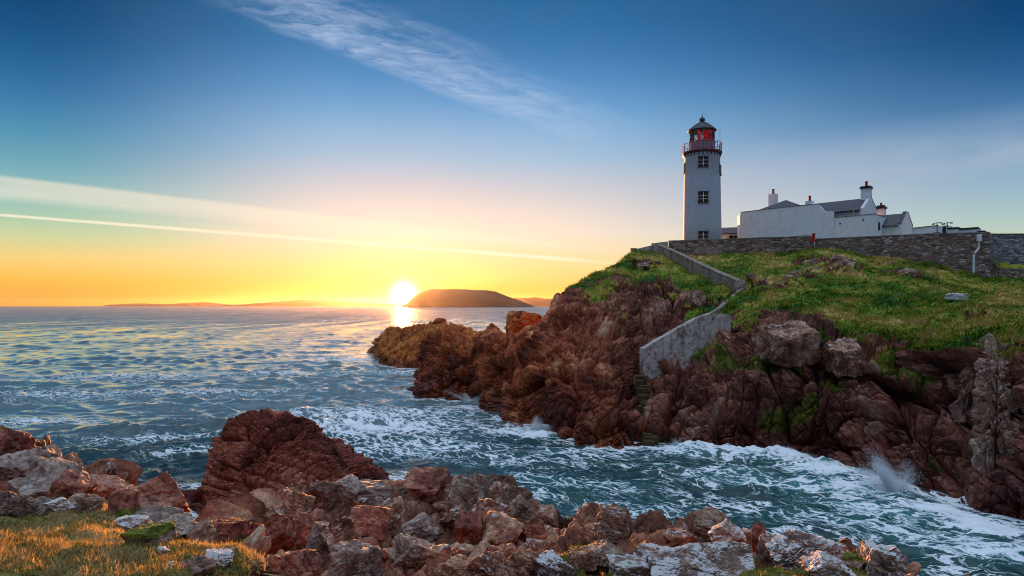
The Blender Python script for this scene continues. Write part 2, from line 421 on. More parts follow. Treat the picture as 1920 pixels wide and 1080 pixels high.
def blade_mat(name, stops):
    m = bpy.data.materials.new(name); m.use_nodes = True; nt = m.node_tree; nt.nodes.clear()
    g = node(nt, 'NewGeometry'); P = S(nt, g.outputs['Position'])
    k1 = noise(nt, P, 0.16, 5, 0.6, 0.5); tn = attr(nt, 'tone')
    c = ramp(nt, (k1-0.5)*1.3+(tn-0.5)*0.5+0.47, stops)
    d = node(nt, 'BsdfDiffuse', {0: c}); t = node(nt, 'BsdfTranslucent', {0: c}); x = node(nt, 'MixShader', {0: 0.35})
    nt.links.new(d.outputs[0], x.inputs[1]); nt.links.new(t.outputs[0], x.inputs[2])
    o = node(nt, 'OutputMaterial'); nt.links.new(x.outputs[0], o.inputs[0]); return m
M_blade = blade_mat('headland_grass', GREENS)
M_turf = blade_mat('shore_grass', [(0.15, (.05,.065,.012)), (0.34, (.15,.14,.025)), (0.50, (.38,.29,.11)), (0.66, (.56,.42,.20)), (0.85, (.68,.54,.32))])
def stone_wall_mat(name, c0, c1, c2, sc=1.0):
    m, nt, b = new_mat(name)
    g = node(nt, 'NewGeometry'); P = S(nt, g.outputs['Position'])
    w = noise(nt, P, 0.9, 4, 0.6)
    q = vscale(nt, P, 1.6*sc, 1.6*sc, 3.2*sc)
    vo = node(nt, 'TexVoronoi', {'Vector': q, 'Scale': 1.0, 'Randomness': 0.9}); vc = sep(nt, S(nt, vo.outputs['Color']))
    ve = node(nt, 'TexVoronoi', {'Vector': q, 'Scale': 1.0, 'Randomness': 0.9}, feature='DISTANCE_TO_EDGE'); e = S(nt, ve.outputs['Distance'])
    n2 = noise(nt, P, 4.0, 6, 0.65)
    base = ramp(nt, vc[0]*0.75+w*0.3-0.02+(n2-0.5)*0.35, [(0.1, c0), (0.5, c1), (0.8, c2), (0.97, (.48,.45,.42))])
    base = mix(nt, sstep(e, 0.09, 0.02), base, (c1[0]*0.62, c1[1]*0.60, c1[2]*0.58))
    base = mix(nt, sstep(noise(nt, P, 0.35, 5, 0.6), 0.52, 0.70)*0.5, base, (.30,.27,.25))
    put(nt, base, b, 'Base Color'); b.inputs['Roughness'].default_value = 0.9
    put(nt, bump(nt, e.min(0.25)*2.0+n2*0.6, 0.9, 0.12), b, 'Normal'); return m
M_wall = stone_wall_mat('rubble_wall', (.08,.05,.04), (.22,.145,.115), (.37,.28,.23))
M_wall2 = stone_wall_mat('grey_rubble_wall', (.07,.07,.075), (.19,.18,.19), (.34,.35,.37))

# ------------------------------------------------------------------ shape helpers
def bm_obj(name, bm, mat, parent=None, bevel=0.0, smooth_shade=False):
    me = bpy.data.meshes.new(name)
    if bevel: bmesh.ops.bevel(bm, geom=list(bm.edges), offset=bevel, segments=1, affect='EDGES')
    bmesh.ops.recalc_face_normals(bm, faces=bm.faces); bm.to_mesh(me); bm.free()
    if smooth_shade:
        me.polygons.foreach_set('use_smooth', np.full(len(me.polygons), True))
    return link_mesh(name, me, mat, parent)
def add_prism(bm, base, top):
    """closed solid between two equal loops of points"""
    a = [bm.verts.new(p) for p in base]; b = [bm.verts.new(p) for p in top]; n = len(a)
    bm.faces.new(a[::-1]); bm.faces.new(b)
    for i in range(n): bm.faces.new((a[i], a[(i+1) % n], b[(i+1) % n], b[i]))
def add_box(bm, c, s, M=None):
    x, y, z = s[0]/2, s[1]/2, s[2]/2
    pts = [(-x,-y,-z),(x,-y,-z),(x,y,-z),(-x,y,-z),(-x,-y,z),(x,-y,z),(x,y,z),(-x,y,z)]
    pts = [(M@Vector(p) if M else Vector(p))+Vector(c) for p in pts]
    add_prism(bm, pts[:4], pts[4:])
def add_tube(bm, pts, r, n=8):
    rings = []
    pts = [Vector(p) for p in pts]
    for i, p in enumerate(pts):
        t = ((pts[min(i+1, len(pts)-1)]-pts[max(i-1, 0)])).normalized()
        a = t.orthogonal().normalized() if abs(t.z) < 0.99 else Vector((1, 0, 0)); b = t.cross(a)
        rr = r[i] if isinstance(r, (list, tuple)) else r
        rings.append([bm.verts.new(p+a*math.cos(2*math.pi*k/n)*rr+b*math.sin(2*math.pi*k/n)*rr) for k in range(n)])
    for A, B in zip(rings, rings[1:]):
        for k in range(n): bm.faces.new((A[k], A[(k+1) % n], B[(k+1) % n], B[k]))
    bm.faces.new(rings[0][::-1]); bm.faces.new(rings[-1])
def add_lathe(bm, prof, n=48, z0=0, caps=True):
    rings = [[bm.verts.new((r*math.cos(2*math.pi*k/n), r*math.sin(2*math.pi*k/n), z+z0)) for k in range(n)] for r, z in prof]
    for A, B in zip(rings, rings[1:]):
        for k in range(n): bm.faces.new((A[k], A[(k+1) % n], B[(k+1) % n], B[k]))
    if caps: bm.faces.new(rings[0][::-1]); bm.faces.new(rings[-1])

# ------------------------------------------------------------------ the headland
L_, R_ = [0,0,0,0,.42,1.0], [0,0,.0,.52,1.0,1.0]
HEAD = [
 ([(764,733,78.0),(766,715,78.5),(768,700,79),(772,685,80),(778,670,81),(785,660,83)], 0),
 ([(790,745,0),(790,715,73.5),(795,690,75),(800,665,77),(808,645,79),(815,626,82)], 0),
 ([(850,752,0),(848,715,71),(846,685,72.5),(843,655,75),(840,630,78),(836,606,82)], 0),
 ([(900,757,0),(893,720,69),(888,695,70),(884,665,72),(882,645,75),(880,626,79)], 0),
 ([(960,797,0),(950,750,58),(940,710,60.5),(932,670,64),(926,640,69),(923,611,76)], 0),
 ([(1005,800,0),(995,750,57),(985,700,60),(975,665,64),(965,645,69),(957,627,76)], 0),
 ([(1050,824,0),(1045,770,51.5),(1035,710,55),(1025,660,60),(1020,620,67),(1016,592,76)], 0),
 ([(1085,834,0),(1080,780,49.5),(1075,715,53),(1065,650,59),(1055,590,68),(1046,543,80)], [0,0,0,0,0,.25]),
 ([(1130,839,0),(1125,790,48.2),(1120,725,52),(1115,650,59),(1112,580,70),(1108,518,88)], [0,0,0,0,.30,.95]),
 ([(1175,839,0),(1172,795,48.7),(1168,730,53),(1165,655,60),(1165,575,73),(1165,490,98)], L_),
 ([(1210,837,0),(1208,790,50),(1205,735,55),(1200,690,60),(1200,585,74),(1195,474,104)], L_),
 ([(1250,839,0),(1250,790,48.5),(1250,725,53),(1245,655,62),(1250,565,76),(1240,475,104)], L_),
 ([(1310,846,0),(1310,790,47.5),(1310,725,52),(1310,655,60),(1315,560,78),(1310,478,103)], [0,0,.05,.62,.9,1]),
 ([(1370,849,0),(1370,790,46.5),(1370,720,50),(1370,622,60),(1380,545,78),(1380,476,101.5)], R_),
 ([(1430,851,0),(1430,790,46),(1430,700,48.5),(1430,612,53),(1435,545,74),(1440,474,100)], R_),
 ([(1485,859,0),(1490,790,45),(1490,700,47),(1490,607,51),(1490,540,72),(1490,472,98)], R_),
 ([(1545,869,0),(1550,800,43.5),(1550,710,45.5),(1555,625,49),(1550,545,70),(1550,466,95)], R_),
 ([(1610,888,0),(1620,815,41.3),(1625,730,43.5),(1625,662,46),(1620,560,66),(1620,484,92)], R_),
 ([(1680,920,0),(1690,840,38.2),(1695,750,41),(1695,688,43.5),(1690,575,62),(1690,492,90.2)], R_),
 ([(1750,942,0),(1770,865,35.7),(1775,770,39.5),(1768,682,42.5),(1760,580,60),(1760,502,88.6)], R_),
 ([(1820,958,0),(1840,880,33.6),(1838,770,36.5),(1825,655,39.5),(1830,580,58),(1830,523,86.8)], R_),
 ([(1895,976,0),(1908,900,31.2),(1902,780,33.8),(1892,650,37),(1900,585,56),(1900,527,85)], R_),
 ([(1975,994,0),(1990,900,29.8),(1990,790,32),(1990,655,36),(1990,590,54),(1990,532,84)], R_),
 ([(2130,1016,0),(2150,910,28.2),(2150,785,31),(2150,660,35),(2150,600,52),(2150,540,82)], R_),
 ([(2380,1040,0),(2400,930,26.5),(2400,800,30),(2400,670,34),(2400,605,50),(2400,550,80)], R_),
]
def head_ctrl():
    C = []
    for pts, g in HEAD:
        g = [g]*6 if not isinstance(g, list) else g
        rows = []
        p0 = sea_at(pts[0][0], pts[0][1])
        rows.append([p0[0]-0.15, p0[1]-1.6, -2.6, 0])
        rows.append([*p0, 0])
        top = pts[-1] if pts[-1][0] > 1150 else (pts[-1][0], pts[-1][1]+6, pts[-1][2])
        for (px, py, Y), gg in zip(list(pts[1:-1])+[top], g[1:]): rows.append([*at(px, py, Y), gg])
        T = at(*top); px = top[0]
        if px < 1190:
            k = 1 if px < 1030 else 2
            dx = 1.2 if px > 1030 else 0.3
            rows.append([T[0]+dx, T[1]+2.0*k, T[2]-0.5*k, g[-1]]); rows.append([T[0]+2*dx, T[1]+5*k, T[2]-2.6*k, 0.2])
            rows.append([T[0]+3*dx, T[1]+8*k, -3.0, 0])
        else:
            if px > 1850:
                rows.append([T[0]*1.03, T[1]+3.5, 14.1, 1]); rows.append([T[0]*1.1, T[1]+9, 14.2, 1]); rows.append([T[0]*1.3, T[1]+60, 8.0, 1]); C.append(rows); continue
            rows.append([T[0]*1.03, T[1]+4, max(T[2], min(T[2]+2.0, 18.0)), 1]); rows.append([T[0]*1.1, T[1]+14, 18.2, 1]); rows.append([T[0]*1.3, T[1]+60, 8.0, 1])
        C.append(rows)
    return np.array(C, float)
HC_ = head_ctrl()
def at_px(ci): return np.interp(ci/ci.max(), np.linspace(0, 1, len(UPX)), UPX)
def counts_u(pxs, k): return [max(3, int(abs(b-a)*k)) for a, b in zip(pxs, pxs[1:])]
uc = counts_u([c[0][1][0] for c in HEAD], 0.62)
UPX = catmull(np.array([[c[0][1][0]] for c in HEAD], float), uc)[:, 0]
vc = [10, 52, 66, 66, 70, 72, 12, 10, 12]
G = patch(HC_, uc, vc); nr, nc = G.shape[:2]
HP = G[:, :, :3].copy(); Hg = np.clip(G[:, :, 3], 0, 1)
N0 = gnormals(HP).reshape(-1, 3); p = HP.reshape(-1, 3); g = Hg.ravel()
outc = np.zeros(len(p))
for (px, py, Y, r) in [(1514,527,77.5,2.2),(1573,505,80.5,2.0),(1474,551,72.5,1.8),(1703,518,78,2.2),(1530,493,85,2.4),(1437,545,73,1.0),(1660,505,86,1.4),(1590,668,47,1.8),(1480,640,50.2,2.6),(1310,552,74,2.4),(1262,560,75,2.6),(1212,505,95,2.0),(1440,640,52,1.6),(1860,610,50,1.2),(1345,560,75,1.6),(1150,540,84,2.0),(1230,545,80,1.6)]:
    c = at(px, py, Y); outc = np.maximum(outc, np.exp(-((p-c)**2).sum(1)/(2.0*r*r)))
g = np.clip(g-1.15*outc*smooth(-.35, .25, fbm(p*0.8+3, 3)), 0, 1)
gm = smooth(0.40, 0.62, g+0.22*fbm(p*0.35, 4)+0.12*fbm(p*1.7, 3))
rows_i = np.repeat(np.arange(nr), nc); fade = smooth(0, 1, np.minimum(1, (rows_i+1)/6))
# big buttresses and gullies, then joints
wl = smooth(18, -2, p[:, 0])                                # left part: upright columns
d1a, t1a, _ = blocks(p, 4.2, (0.22, 0.30, 0.4), (0.8, 0.9, 1.5), 0.5, 0.9, 0.45, 0.14)
d2, t2, e2 = blocks(p+40, 1.7, (0.30, -0.35, 0.5), (0.7, 0.9, 1.5), 0.4, 1.05, 0.55, 0.36)
d3, t3, e3 = blocks(p+80, 0.72, (0.35, 0.35, 0.2), (0.75, 1.0, 1.3), 0.35, 1.0, 0.55, 0.36)
d4, t4, _ = blocks(p+120, 0.34, (0.3, -0.3, 0.4), (0.8, 1.0, 1.2), 0.3, 0.9, 0.45, 0.25)
big = 1.1*fbm(p*0.13+3, 3)
amp = 1-0.55*smooth(6, 1.0, p[:, 2])*0.5
rockd = d1a*0.85+d2*0.75+d3*0.72+d4*0.62+big+0.10*ridged(p*1.1, 4)
grassd = 0.62*fbm(p*0.30+9, 4)+0.24*ridged(p*0.65, 4)+0.07*fbm(p*3.0, 2)+0.5*outc
farf = 1-0.55*smooth(85, 105, p[:, 1])*(1-(p[:, 0] < 5))
cols_i = np.tile(np.arange(nc), nr); topf = 1-0.6*smooth(vc[0]+vc[1]+vc[2]+vc[3]+vc[4]*.6, sum(vc[:6]), rows_i)*(at_px(cols_i) < 1190)
disp = (rockd*(1-gm)*amp*topf+grassd*gm*farf+0.25*gm*smooth(0.3, 1.0, 1-gm))*fade
# recesses: the cave under the pillar and the gullies
rec = np.zeros(len(p))
for (px, py, Y, r, dep) in [(1778,705,40.5,1.9,10.0),(1795,640,42,1.6,1.5),(1385,760,47.5,1.1,1.6),(1630,800,42,1.5,2.2),(1500,840,44,1.6,1.2),(1040,800,51,1.2,1.6),(1600,730,44.5,1.3,1.6),(1245,740,52,1.2,1.0),(965,660,64,2.0,1.5),(1205,770,51,1.1,1.4)]:
    c = at(px, py, Y); q = np.exp(-(((p[:, 0]-c[0])/r)**2+((p[:, 2]-c[2])/(r*1.25))**2+((p[:, 1]-c[1])/6.0)**2))
    rec += dep*q
HV = p+N0*disp[:, None]
HV[:, 1] += rec*smooth(0.80, 0.45, N0[:, 2])*fade
lastr = rows_i >= nr-12
moss = np.zeros(len(p))
for (px, py, Y, r) in [(1495,772,45,1.1),(1455,795,45.5,1.0),(1525,755,44.8,0.8),(1625,700,45,1.1),(1650,685,45,1.0),(1490,690,47,0.6),(1580,740,44,.5),(1212,770,50.5,0.8),(1208,720,54,0.8),(1745,862,36.5,0.5),(1555,720,45.5,0.9),(1430,700,48.5,1.2),(1700,690,43.4,2.2),(1345,690,55,2.0)]:
    c = at(px, py, Y); moss = np.maximum(moss, np.exp(-((p-c)**2).sum(1)/(r*r*1.6))*0.85)
tone = np.clip(0.45*t2+0.30*t1a+0.25*t3, 0, 1)
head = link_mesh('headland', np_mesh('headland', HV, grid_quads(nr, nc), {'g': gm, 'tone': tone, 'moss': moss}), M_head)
tag(head, kind='structure'); note_shore(HV)
HVg = HV.reshape(nr, nc, 3); HNg = gnormals(HVg); Hgm = gm.reshape(nr, nc)

def blades(name, V, Nn, idx, h, w, lean, mat, tone, flow=None):
    """many single grass leaves in one mesh"""
    n = len(idx); b = V[idx]; nn = Nn[idx]
    jit = rng.normal(size=(n, 3))*np.array([1, 1, 0.0])*h.mean()*0.6
    b = b+jit*np.array([1,1,0])
    up = nn*0.55+np.array([0, 0, 0.6]); up /= np.linalg.norm(up, axis=1)[:, None]
    th = rng.random(n)*2*np.pi; side = np.stack([np.cos(th), np.sin(th), np.zeros(n)], 1)
    ln = rng.normal(size=(n, 3))*lean
    if flow is not None: ln = ln+flow
    tip = b+(up+ln)*h[:, None]; mid = b+(up*0.55+ln*0.28)*h[:, None]
    w = w[:, None]*side
    b = b-up*h[:, None]*0.12
    Vs = np.stack([b-w, b+w, mid+w*0.7, tip, mid-w*0.7], 1).reshape(-1, 3)
    k = np.arange(n)[:, None]*5
    me = bpy.data.meshes.new(name)
    Q = np.concatenate([k, k+1, k+2, k+3, k+4], 1)
    me = np_mesh(name, Vs, Q, {'tone': np.repeat(tone, 5)})
    o = link_mesh(name, me, mat); tag(o, kind='stuff'); return o
hidx = np.where((Hgm.ravel() > 0.50) & (HNg.reshape(-1, 3)[:, 2] > 0.25) & (rows_i > 60) & (rows_i < nr-30) & (HV[:, 0] < 75))[0]
sel = rng.choice(hidx, 150000)
cl = fbm(HV[sel]*np.array([0.9,0.5,0.9]), 4)
sel = sel[cl > -0.35]; cl = cl[cl > -0.35]
hh = rng.uniform(0.08, 0.34, len(sel))*(1+1.0*np.clip(cl, -0.6, 1))
blades('grass', HV, HNg.reshape(-1, 3), sel, hh, rng.uniform(0.018, 0.045, len(sel)), 0.30, M_blade, np.clip(0.5+0.7*cl+rng.normal(0, 0.2, len(sel)), 0, 1), flow=np.array([0.35, -0.35, -0.25]))

# ------------------------------------------------------------------ generic rock masses built from columns
def mass(name, cols, ku, vcounts, mat, scales, back, seed=0.0, smoothf=1.0, rot=(0.3, 0.4, 0.2), lean=0.0, sc3=(0.8, 0.9, 1.3)):
    C = []
    for pts in cols:
        p0 = sea_at(*pts[0][:2]) if pts[0][2] == 0 else at(*pts[0])
        rows = [[p0[0], p0[1]-0.8, -2.2], list(p0)]+[list(at(*q)) for q in pts[1:]]
        T = np.array(rows[-1])
        for dY, dz in back: rows.append([T[0]*(1+0.0*dY), T[1]+dY, T[2]*(1-dz)-2.2*dz])
        C.append(rows)
    C = np.array(C, float)
    G = patch(C, counts_u([c[1][0] for c in cols], ku), vcounts); nr, nc = G.shape[:2]
    N = gnormals(G).reshape(-1, 3); p = G.reshape(-1, 3)
    d = 0; tn = 0
    for i, (s, a) in enumerate(scales):
        di, ti, _ = blocks(p+seed+i*37, s, (rot[0], rot[1]*(1 if i % 2 else -0.6), rot[2]), sc3, 0.4, 0.9, 0.45, 0.2)
        d = d+di*a; tn = tn+ti/len(scales)
    d = d+0.10*scales[-1][0]*ridged(p*2.2/scales[-1][0]*0.5, 3)
    ei = np.minimum(np.tile(np.arange(nc), nr), np.tile(np.arange(nc)[::-1], nr)); d = d*smooth(0, 6, ei+1.0)
    V = p+N*d[:, None]
    o = link_mesh(name, np_mesh(name, V, grid_quads(nr, nc), {'tone': tn, 'moss': np.zeros(len(p))}), mat)
    note_shore(V); return o
pt = mass('rock_point', [
  [(687,661,0),(688,659,142),(689,656,143),(690,654,144)], [(698,666,0),(698,660,135),(699,652,136),(700,645,137)],
  [(706,681,0),(704,665,118),(705,645,121),(708,631,125)], [(725,687,0),(724,665,112),(724,640,117),(725,614,123)],
  [(755,690,0),(752,665,110),(752,638,115),(752,613,121)], [(785,690,0),(785,665,110),(785,635,115),(790,607,121)],
  [(830,690,0),(830,665,110),(830,635,115),(832,600,120)], [(870,690,0),(870,665,110),(870,640,114),(872,613,118)],
  [(915,690,0),(915,665,108),(915,645,112),(915,628,116)], [(950,690,0),(950,675,106),(950,660,109),(950,650,112)]],
  0.9, [6,26,30,34,8,14], M_point, [(5.0,.42),(2.0,.5),(0.8,.5)], [(4,.15),(14,1.0)], 5.0, rot=(0.5,-0.5,0.2))
tag(pt, 'low jagged rock point reaching furthest left into the sea, under the sun', 'rock')
STK = [
 [(350,946,0),(349,943,33.7),(350,940,33.9),(351,937,34.1),(352,935,34.3)],
 [(372,975,0),(370,950,31.6),(368,930,32.4),(368,910,33.3),(370,896,34.2)],
 [(415,1000,0),(412,950,30.3),(404,905,31.5),(398,862,33),(402,806,34.5)],
 [(470,1010,0),(466,950,29.6),(458,885,31),(452,820,32.6),(450,771,34.6)],
 [(520,1012,0),(520,950,29.4),(515,880,31),(510,812,32.6),(506,765,34.6)],
 [(570,1002,0),(570,945,30),(570,882,31.4),(568,822,33),(566,779,34.8)],
 [(620,985,0),(622,940,30.8),(622,893,32),(620,848,33.5),(618,816,35)],
 [(670,955,0),(672,930,33),(674,902,34),(674,872,35),(672,848,36)],
 [(714,926,0),(718,913,36),(720,903,36.4),(720,895,36.8),(718,888,37.2)],
 [(729,916,0),(730,912,36.9),(730,910,37.1),(730,908,37.3),(730,907,37.5)]]
stack = mass('sea_stack', STK, 0.95, [6,50,50,60,50,16,16], M_stack, [(2.4,.50),(0.9,.50),(0.36,.62),(0.15,.7)], [(1.2,.12),(4.0,1.0)], 12.0, rot=(0.5,0.75,-0.3), sc3=(2.2,1.2,0.5))
tag(stack, 'big rounded dark red rock standing in the water, largest in the left half', 'rock')

PIL = [
 [(1822,845,36.6),(1826,790,37.0),(1828,735,37.4),(1830,705,37.9),(1832,684,38.6)],
 [(1834,850,34.6),(1839,785,35.0),(1842,725,35.6),(1845,676,36.4),(1848,650,37.4)],
 [(1860,855,33.9),(1865,785,34.3),(1868,722,34.9),(1870,668,35.8),(1872,636,37.0)],
 [(1890,852,33.6),(1893,785,34.1),(1896,722,34.7),(1897,672,35.7),(1896,644,37.0)],
 [(1910,845,33.9),(1911,785,34.5),(1910,730,35.2),(1909,695,36.0),(1906,672,37.2)],
 [(1922,840,34.6),(1922,785,35.4),(1920,735,36.2),(1918,705,37.0),(1914,684,38.0)]]
pil = mass('rock_pillar', PIL, 1.1, [10,44,44,44,30,8,10], M_pale, [(1.5,.60),(0.62,.70),(0.26,.75)], [(.8,.04),(2.5,.5)], 21.0, rot=(0.15,0.2,0.6), sc3=(0.55,0.8,1.9))
tag(pil, 'tall tan rock pillar with bleached top at the right edge of the cliff', 'rock')
# ------------------------------------------------------------------ the near shore
SHR = [
 (-420, [(1150,3.2),(1060,4.6),(1000,6.2),(940,8.6),(880,12),(800,17)], [1,1,.7,0,0,0]),
 (-150, [(1110,3.7),(1035,5.0),(985,6.4),(935,8.8),(875,12.6),(800,17.2)], [1,1,.8,0,0,0]),
 (0,   [(1098,4.0),(1025,5.2),(976,6.6),(932,9.0),(872,13),(822,17)], [1,1,.9,.0,0,0]),
 (110, [(1098,4.0),(1022,5.2),(968,6.8),(938,8.6),(900,11.5),(868,14.5)], [1,1,1,.2,0,0]),
 (210, [(1098,4.0),(1022,5.3),(968,7.0),(948,8.6),(930,10.5),(915,12.5)], [1,1,1,.5,.1,0]),
 (300, [(1098,4.1),(1032,5.4),(988,7.0),(972,8.6),(962,9.8),(955,11)], [1,1,.75,.2,0,0]),
 (400, [(1098,4.3),(1052,5.6),(1014,7.3),(1000,8.6),(992,9.8),(984,11)], [1,.85,.35,.0,0,0]),
 (460, [(1100,4.7),(1072,5.9),(1040,7.8),(1020,9.4),(1004,11.2),(984,13)], [.7,.3,.0,0,0,0]),
 (510, [(1106,6.0),(1075,7.8),(1040,10.2),(1018,12.4),(998,14.6),(982,17)], [0,0,0,0,0,0]),
 (570, [(1112,7.5),(1064,10),(1018,13),(982,16),(954,19.5),(938,22)], [0]*6),
 (640, [(1110,8.5),(1062,11),(1014,14.5),(982,18),(954,21.5),(932,25)], [0]*6),
 (720, [(1110,9.5),(1062,12),(1014,15.5),(980,19),(950,22.5),(924,26)], [0]*6),
 (820, [(1098,8.5),(1064,10.5),(1014,16),(974,20),(936,24),(906,27.5)], [0,.2,0,0,0,0]),
 (900, [(1098,8.0),(1058,10.5),(1010,16.5),(974,20),(940,24),(915,27.5)], [.2,.2,0,0,0,0]),
 (970, [(1098,7.8),(1048,10.3),(1010,16),(980,20),(955,23.5),(935,26.5)], [.2,.3,0,0,0,0]),
 (1040,[(1098,7.6),(1038,10.2),(1014,13.5),(1004,18),(996,22),(990,25)], [.3,.35,.1,0,0,0]),
 (1120,[(1098,7.4),(1032,9.8),(1003,12.2),(994,13.5),(991,14.5),(989,15.5)], [.45,.55,.3,.1,0,0]),
 (1220,[(1098,7.3),(1032,9.5),(1010,11.5),(1006,12.5),(1004,13.5),(1002,14.2)], [.5,.45,.2,.1,0,0]),
 (1330,[(1098,7.2),(1038,9.3),(1016,11),(1009,12),(1006,12.8),(1004,13.5)], [.3,.2,.1,.3,.1,0]),
 (1430,[(1098,7.2),(1048,9.0),(1032,10.3),(1026,11.2),(1022,12),(1019,12.6)], [.6,.4,.45,.1,0,0]),
 (1540,[(1098,7.2),(1060,8.8),(1040,10),(1033,10.8),(1030,11.4),(1027,12)], [.55,.35,.3,.1,0,0]),
 (1610,[(1100,7.2),(1068,8.6),(1050,9.8),(1043,10.4),(1040,11.0),(1037,11.5)], [.7,.6,.6,.2,0,0]),
 (1680,[(1104,7.2),(1088,8.3),(1078,9.2),(1074,9.6),(1072,10.1),(1070,10.5)], [.4,.3,.2,0,0,0]),
 (1730,[(1130,7.2),(1120,8.0),(1114,8.6),(1112,9.0),(1111,9.4),(1110,9.8)], [0]*6),
 (1900,[(1190,7.0),(1180,7.6),(1175,8.0),(1172,8.3),(1170,8.6),(1168,9)], [0]*6),
 (2200,[(1220,6.5),(1210,7.0),(1205,7.4),(1202,7.7),(1200,8),(1198,8.4)], [0]*6)]
C = []
for px, pts, gs in SHR:
    rows = [[(px-HX)/F*0.4+np.sign(px-HX)*3.0*abs((px-HX)/F), -2.0, 8.4, gs[0]]]
    for (py, Y), gg in zip(pts, gs): rows.append([*at(px, py, Y), gg])
    T = rows[-1]
    dd = 0.55 if 480 < px < 1080 else 0.3
    rows.append([T[0], T[1]+0.5, T[2]-0.5, 0]); rows.append([T[0], T[1]+1.5, T[2]*dd, 0]); rows.append([T[0], T[1]+2.6, -2.5, 0])
    C.append(rows)
G = patch(np.array(C, float), counts_u([s[0] for s in SHR], 0.42), [12, 80, 80, 74, 66, 60, 14, 20, 14]); nr2, nc2 = G.shape[:2]
SP = G[:, :, :3].reshape(-1, 3); sg = np.clip(G[:, :, 3], 0, 1).ravel(); SN = gnormals(G[:, :, :3]).reshape(-1, 3)
sgm = smooth(0.38, 0.62, sg+0.25*fbm(SP*1.3, 4)+0.10*fbm(SP*6, 3))
r2 = np.repeat(np.arange(nr2), nc2)
c1, k1, _ = blocks(SP, 2.4, (0.42,0.40,0.5), (0.9,1.3,0.42), 0.35, 0.7, 0.75, 0.22)
c2, k2, _ = blocks(SP+30, 0.95, (0.42,0.43,0.55), (0.9,1.2,0.5), 0.35, 0.7, 0.7, 0.28)
c3, k3, _ = blocks(SP+60, 0.36, (0.40,0.45,0.5), (0.9,1.2,0.6), 0.35, 0.8, 0.6, 0.30)
mid = smooth(12, 17, SP[:, 1])
rd = c1*(0.25+0.45*mid)+c2*(0.55+0.25*mid)+c3*0.75+0.03*ridged(SP*4, 3)
gd = 0.13*fbm(SP*0.9, 3)+0.05*fbm(SP*3.5, 3)+0.025*ridged(SP*8, 2)
near = smooth(1.5, 3.6, SP[:, 1])
SV = SP+SN*((rd*(1-sgm)+gd*sgm)*near)[:, None]
SV[:, 2] = np.where((np.hypot(SV[:, 0], SV[:, 1]) < 2.5), np.minimum(SV[:, 2], 8.6), SV[:, 2])
shore = link_mesh('rocky_shore', np_mesh('rocky_shore', SV, grid_quads(nr2, nc2), {'g': sg*smooth(-0.6, -2.2, SP[:, 0]), 'tone': np.clip(.35*k1+.4*k2+.25*k3, 0, 1), 'moss': 0.75*sgm*smooth(-2.2, -0.6, SP[:, 0])}), M_shore)
tag(shore, kind='structure'); note_shore(SV)
SVN = gnormals(SV.reshape(nr2, nc2, 3)).reshape(-1, 3)
gi = np.where((sgm > 0.5) & (SVN[:, 2] > 0.35) & (SP[:, 1] > 2.5) & (SP[:, 1] < 13) & (r2 < nr2-50))[0]
sel = rng.choice(gi, 190000)
cl = fbm(SV[sel]*2.2, 3)
hh = rng.uniform(0.008, 0.028, len(sel))*(1+0.6*np.clip(cl, -0.6, 1))
blades('grass', SV, SVN, sel, hh, rng.uniform(0.002, 0.0045, len(sel)), 0.6, M_turf, np.clip(0.5+0.6*cl+rng.normal(0, 0.22, len(sel))-0.45*smooth(-1.2, 0.6, SV[sel][:, 0]), 0, 1))

# ------------------------------------------------------------------ boulders
def boulder_mesh(name, seed, sub=4, cuts=11, rough=1.0, dims=(1, 1, 1), sharp=0.0):
    r = np.random.default_rng(seed)
    bm = bmesh.new(); bmesh.ops.create_icosphere(bm, subdivisions=sub, radius=1.0)
    V = np.array([v.co[:] for v in bm.verts]); Q = np.array([[v.index for v in f.verts] for f in bm.faces]); bm.free()
    nrm = r.normal(size=(cuts, 3)); nrm /= np.linalg.norm(nrm, axis=1)[:, None]
    q_, _r = np.linalg.qr(r.normal(size=(3, 3))*0.35+np.eye(3))
    ax6 = np.concatenate([q_, -q_])+r.normal(size=(6, 3))*0.10; ax6 /= np.linalg.norm(ax6, axis=1)[:, None]
    nrm[:min(6, cuts)] = ax6[:min(6, cuts)]
    off = r.uniform(0.66, 0.98, cuts); off[:6] = r.uniform(0.60, 0.80, len(off[:6]))
    dots = V@nrm.T
    rad = np.full(len(V), 1.12)
    for k in range(cuts):
        dk = dots[:, k]; rk = np.where(dk > 0.05, off[k]/np.maximum(dk, 0.05), 9)
        h = np.clip(0.5+0.5*(rad-rk)/0.035, 0, 1); rad = rad*(1-h)+rk*h-0.035*h*(1-h)   # smooth minimum
    rad *= 1+0.10*fbm(V*1.5+seed*3.7, 3)*rough
    P = V*rad[:, None]*np.array(dims)
    s = min(dims)
    d, t, e = blocks(P+seed*5.1, 0.62*s, (0.3+seed, 0.5, seed*0.7), (1.0, 1.3, 0.6), 0.35, 0.7, 0.35, 0.18)
    d2, t2, _ = blocks(P+seed*9.1, 0.24*s, (0.3+seed, 0.5, seed*0.7), (1.0, 1.3, 0.7), 0.35, 0.7, 0.4, 0.18)
    nn = V/np.array(dims); nn /= np.linalg.norm(nn, axis=1)[:, None]
    P = P+nn*((d*0.50+d2*0.55)*rough+0.014*s*ridged(P*3.5/s+seed, 3)*rough)[:, None]
    return np_mesh(name, P, Q, {'tone': np.clip(0.5*t+0.5*t2, 0, 1), 'moss': np.zeros(len(V))})
_sd = [100]
GV = np.concatenate([SV[SV[:, 1] > 2.5], HV[(HV[:, 1] < 60)]])
GPX = HX+F*GV[:, 0]/GV[:, 1]; GPY = HY+F*(HC-GV[:, 2])/GV[:, 1]; GYY = GV[:, 1]
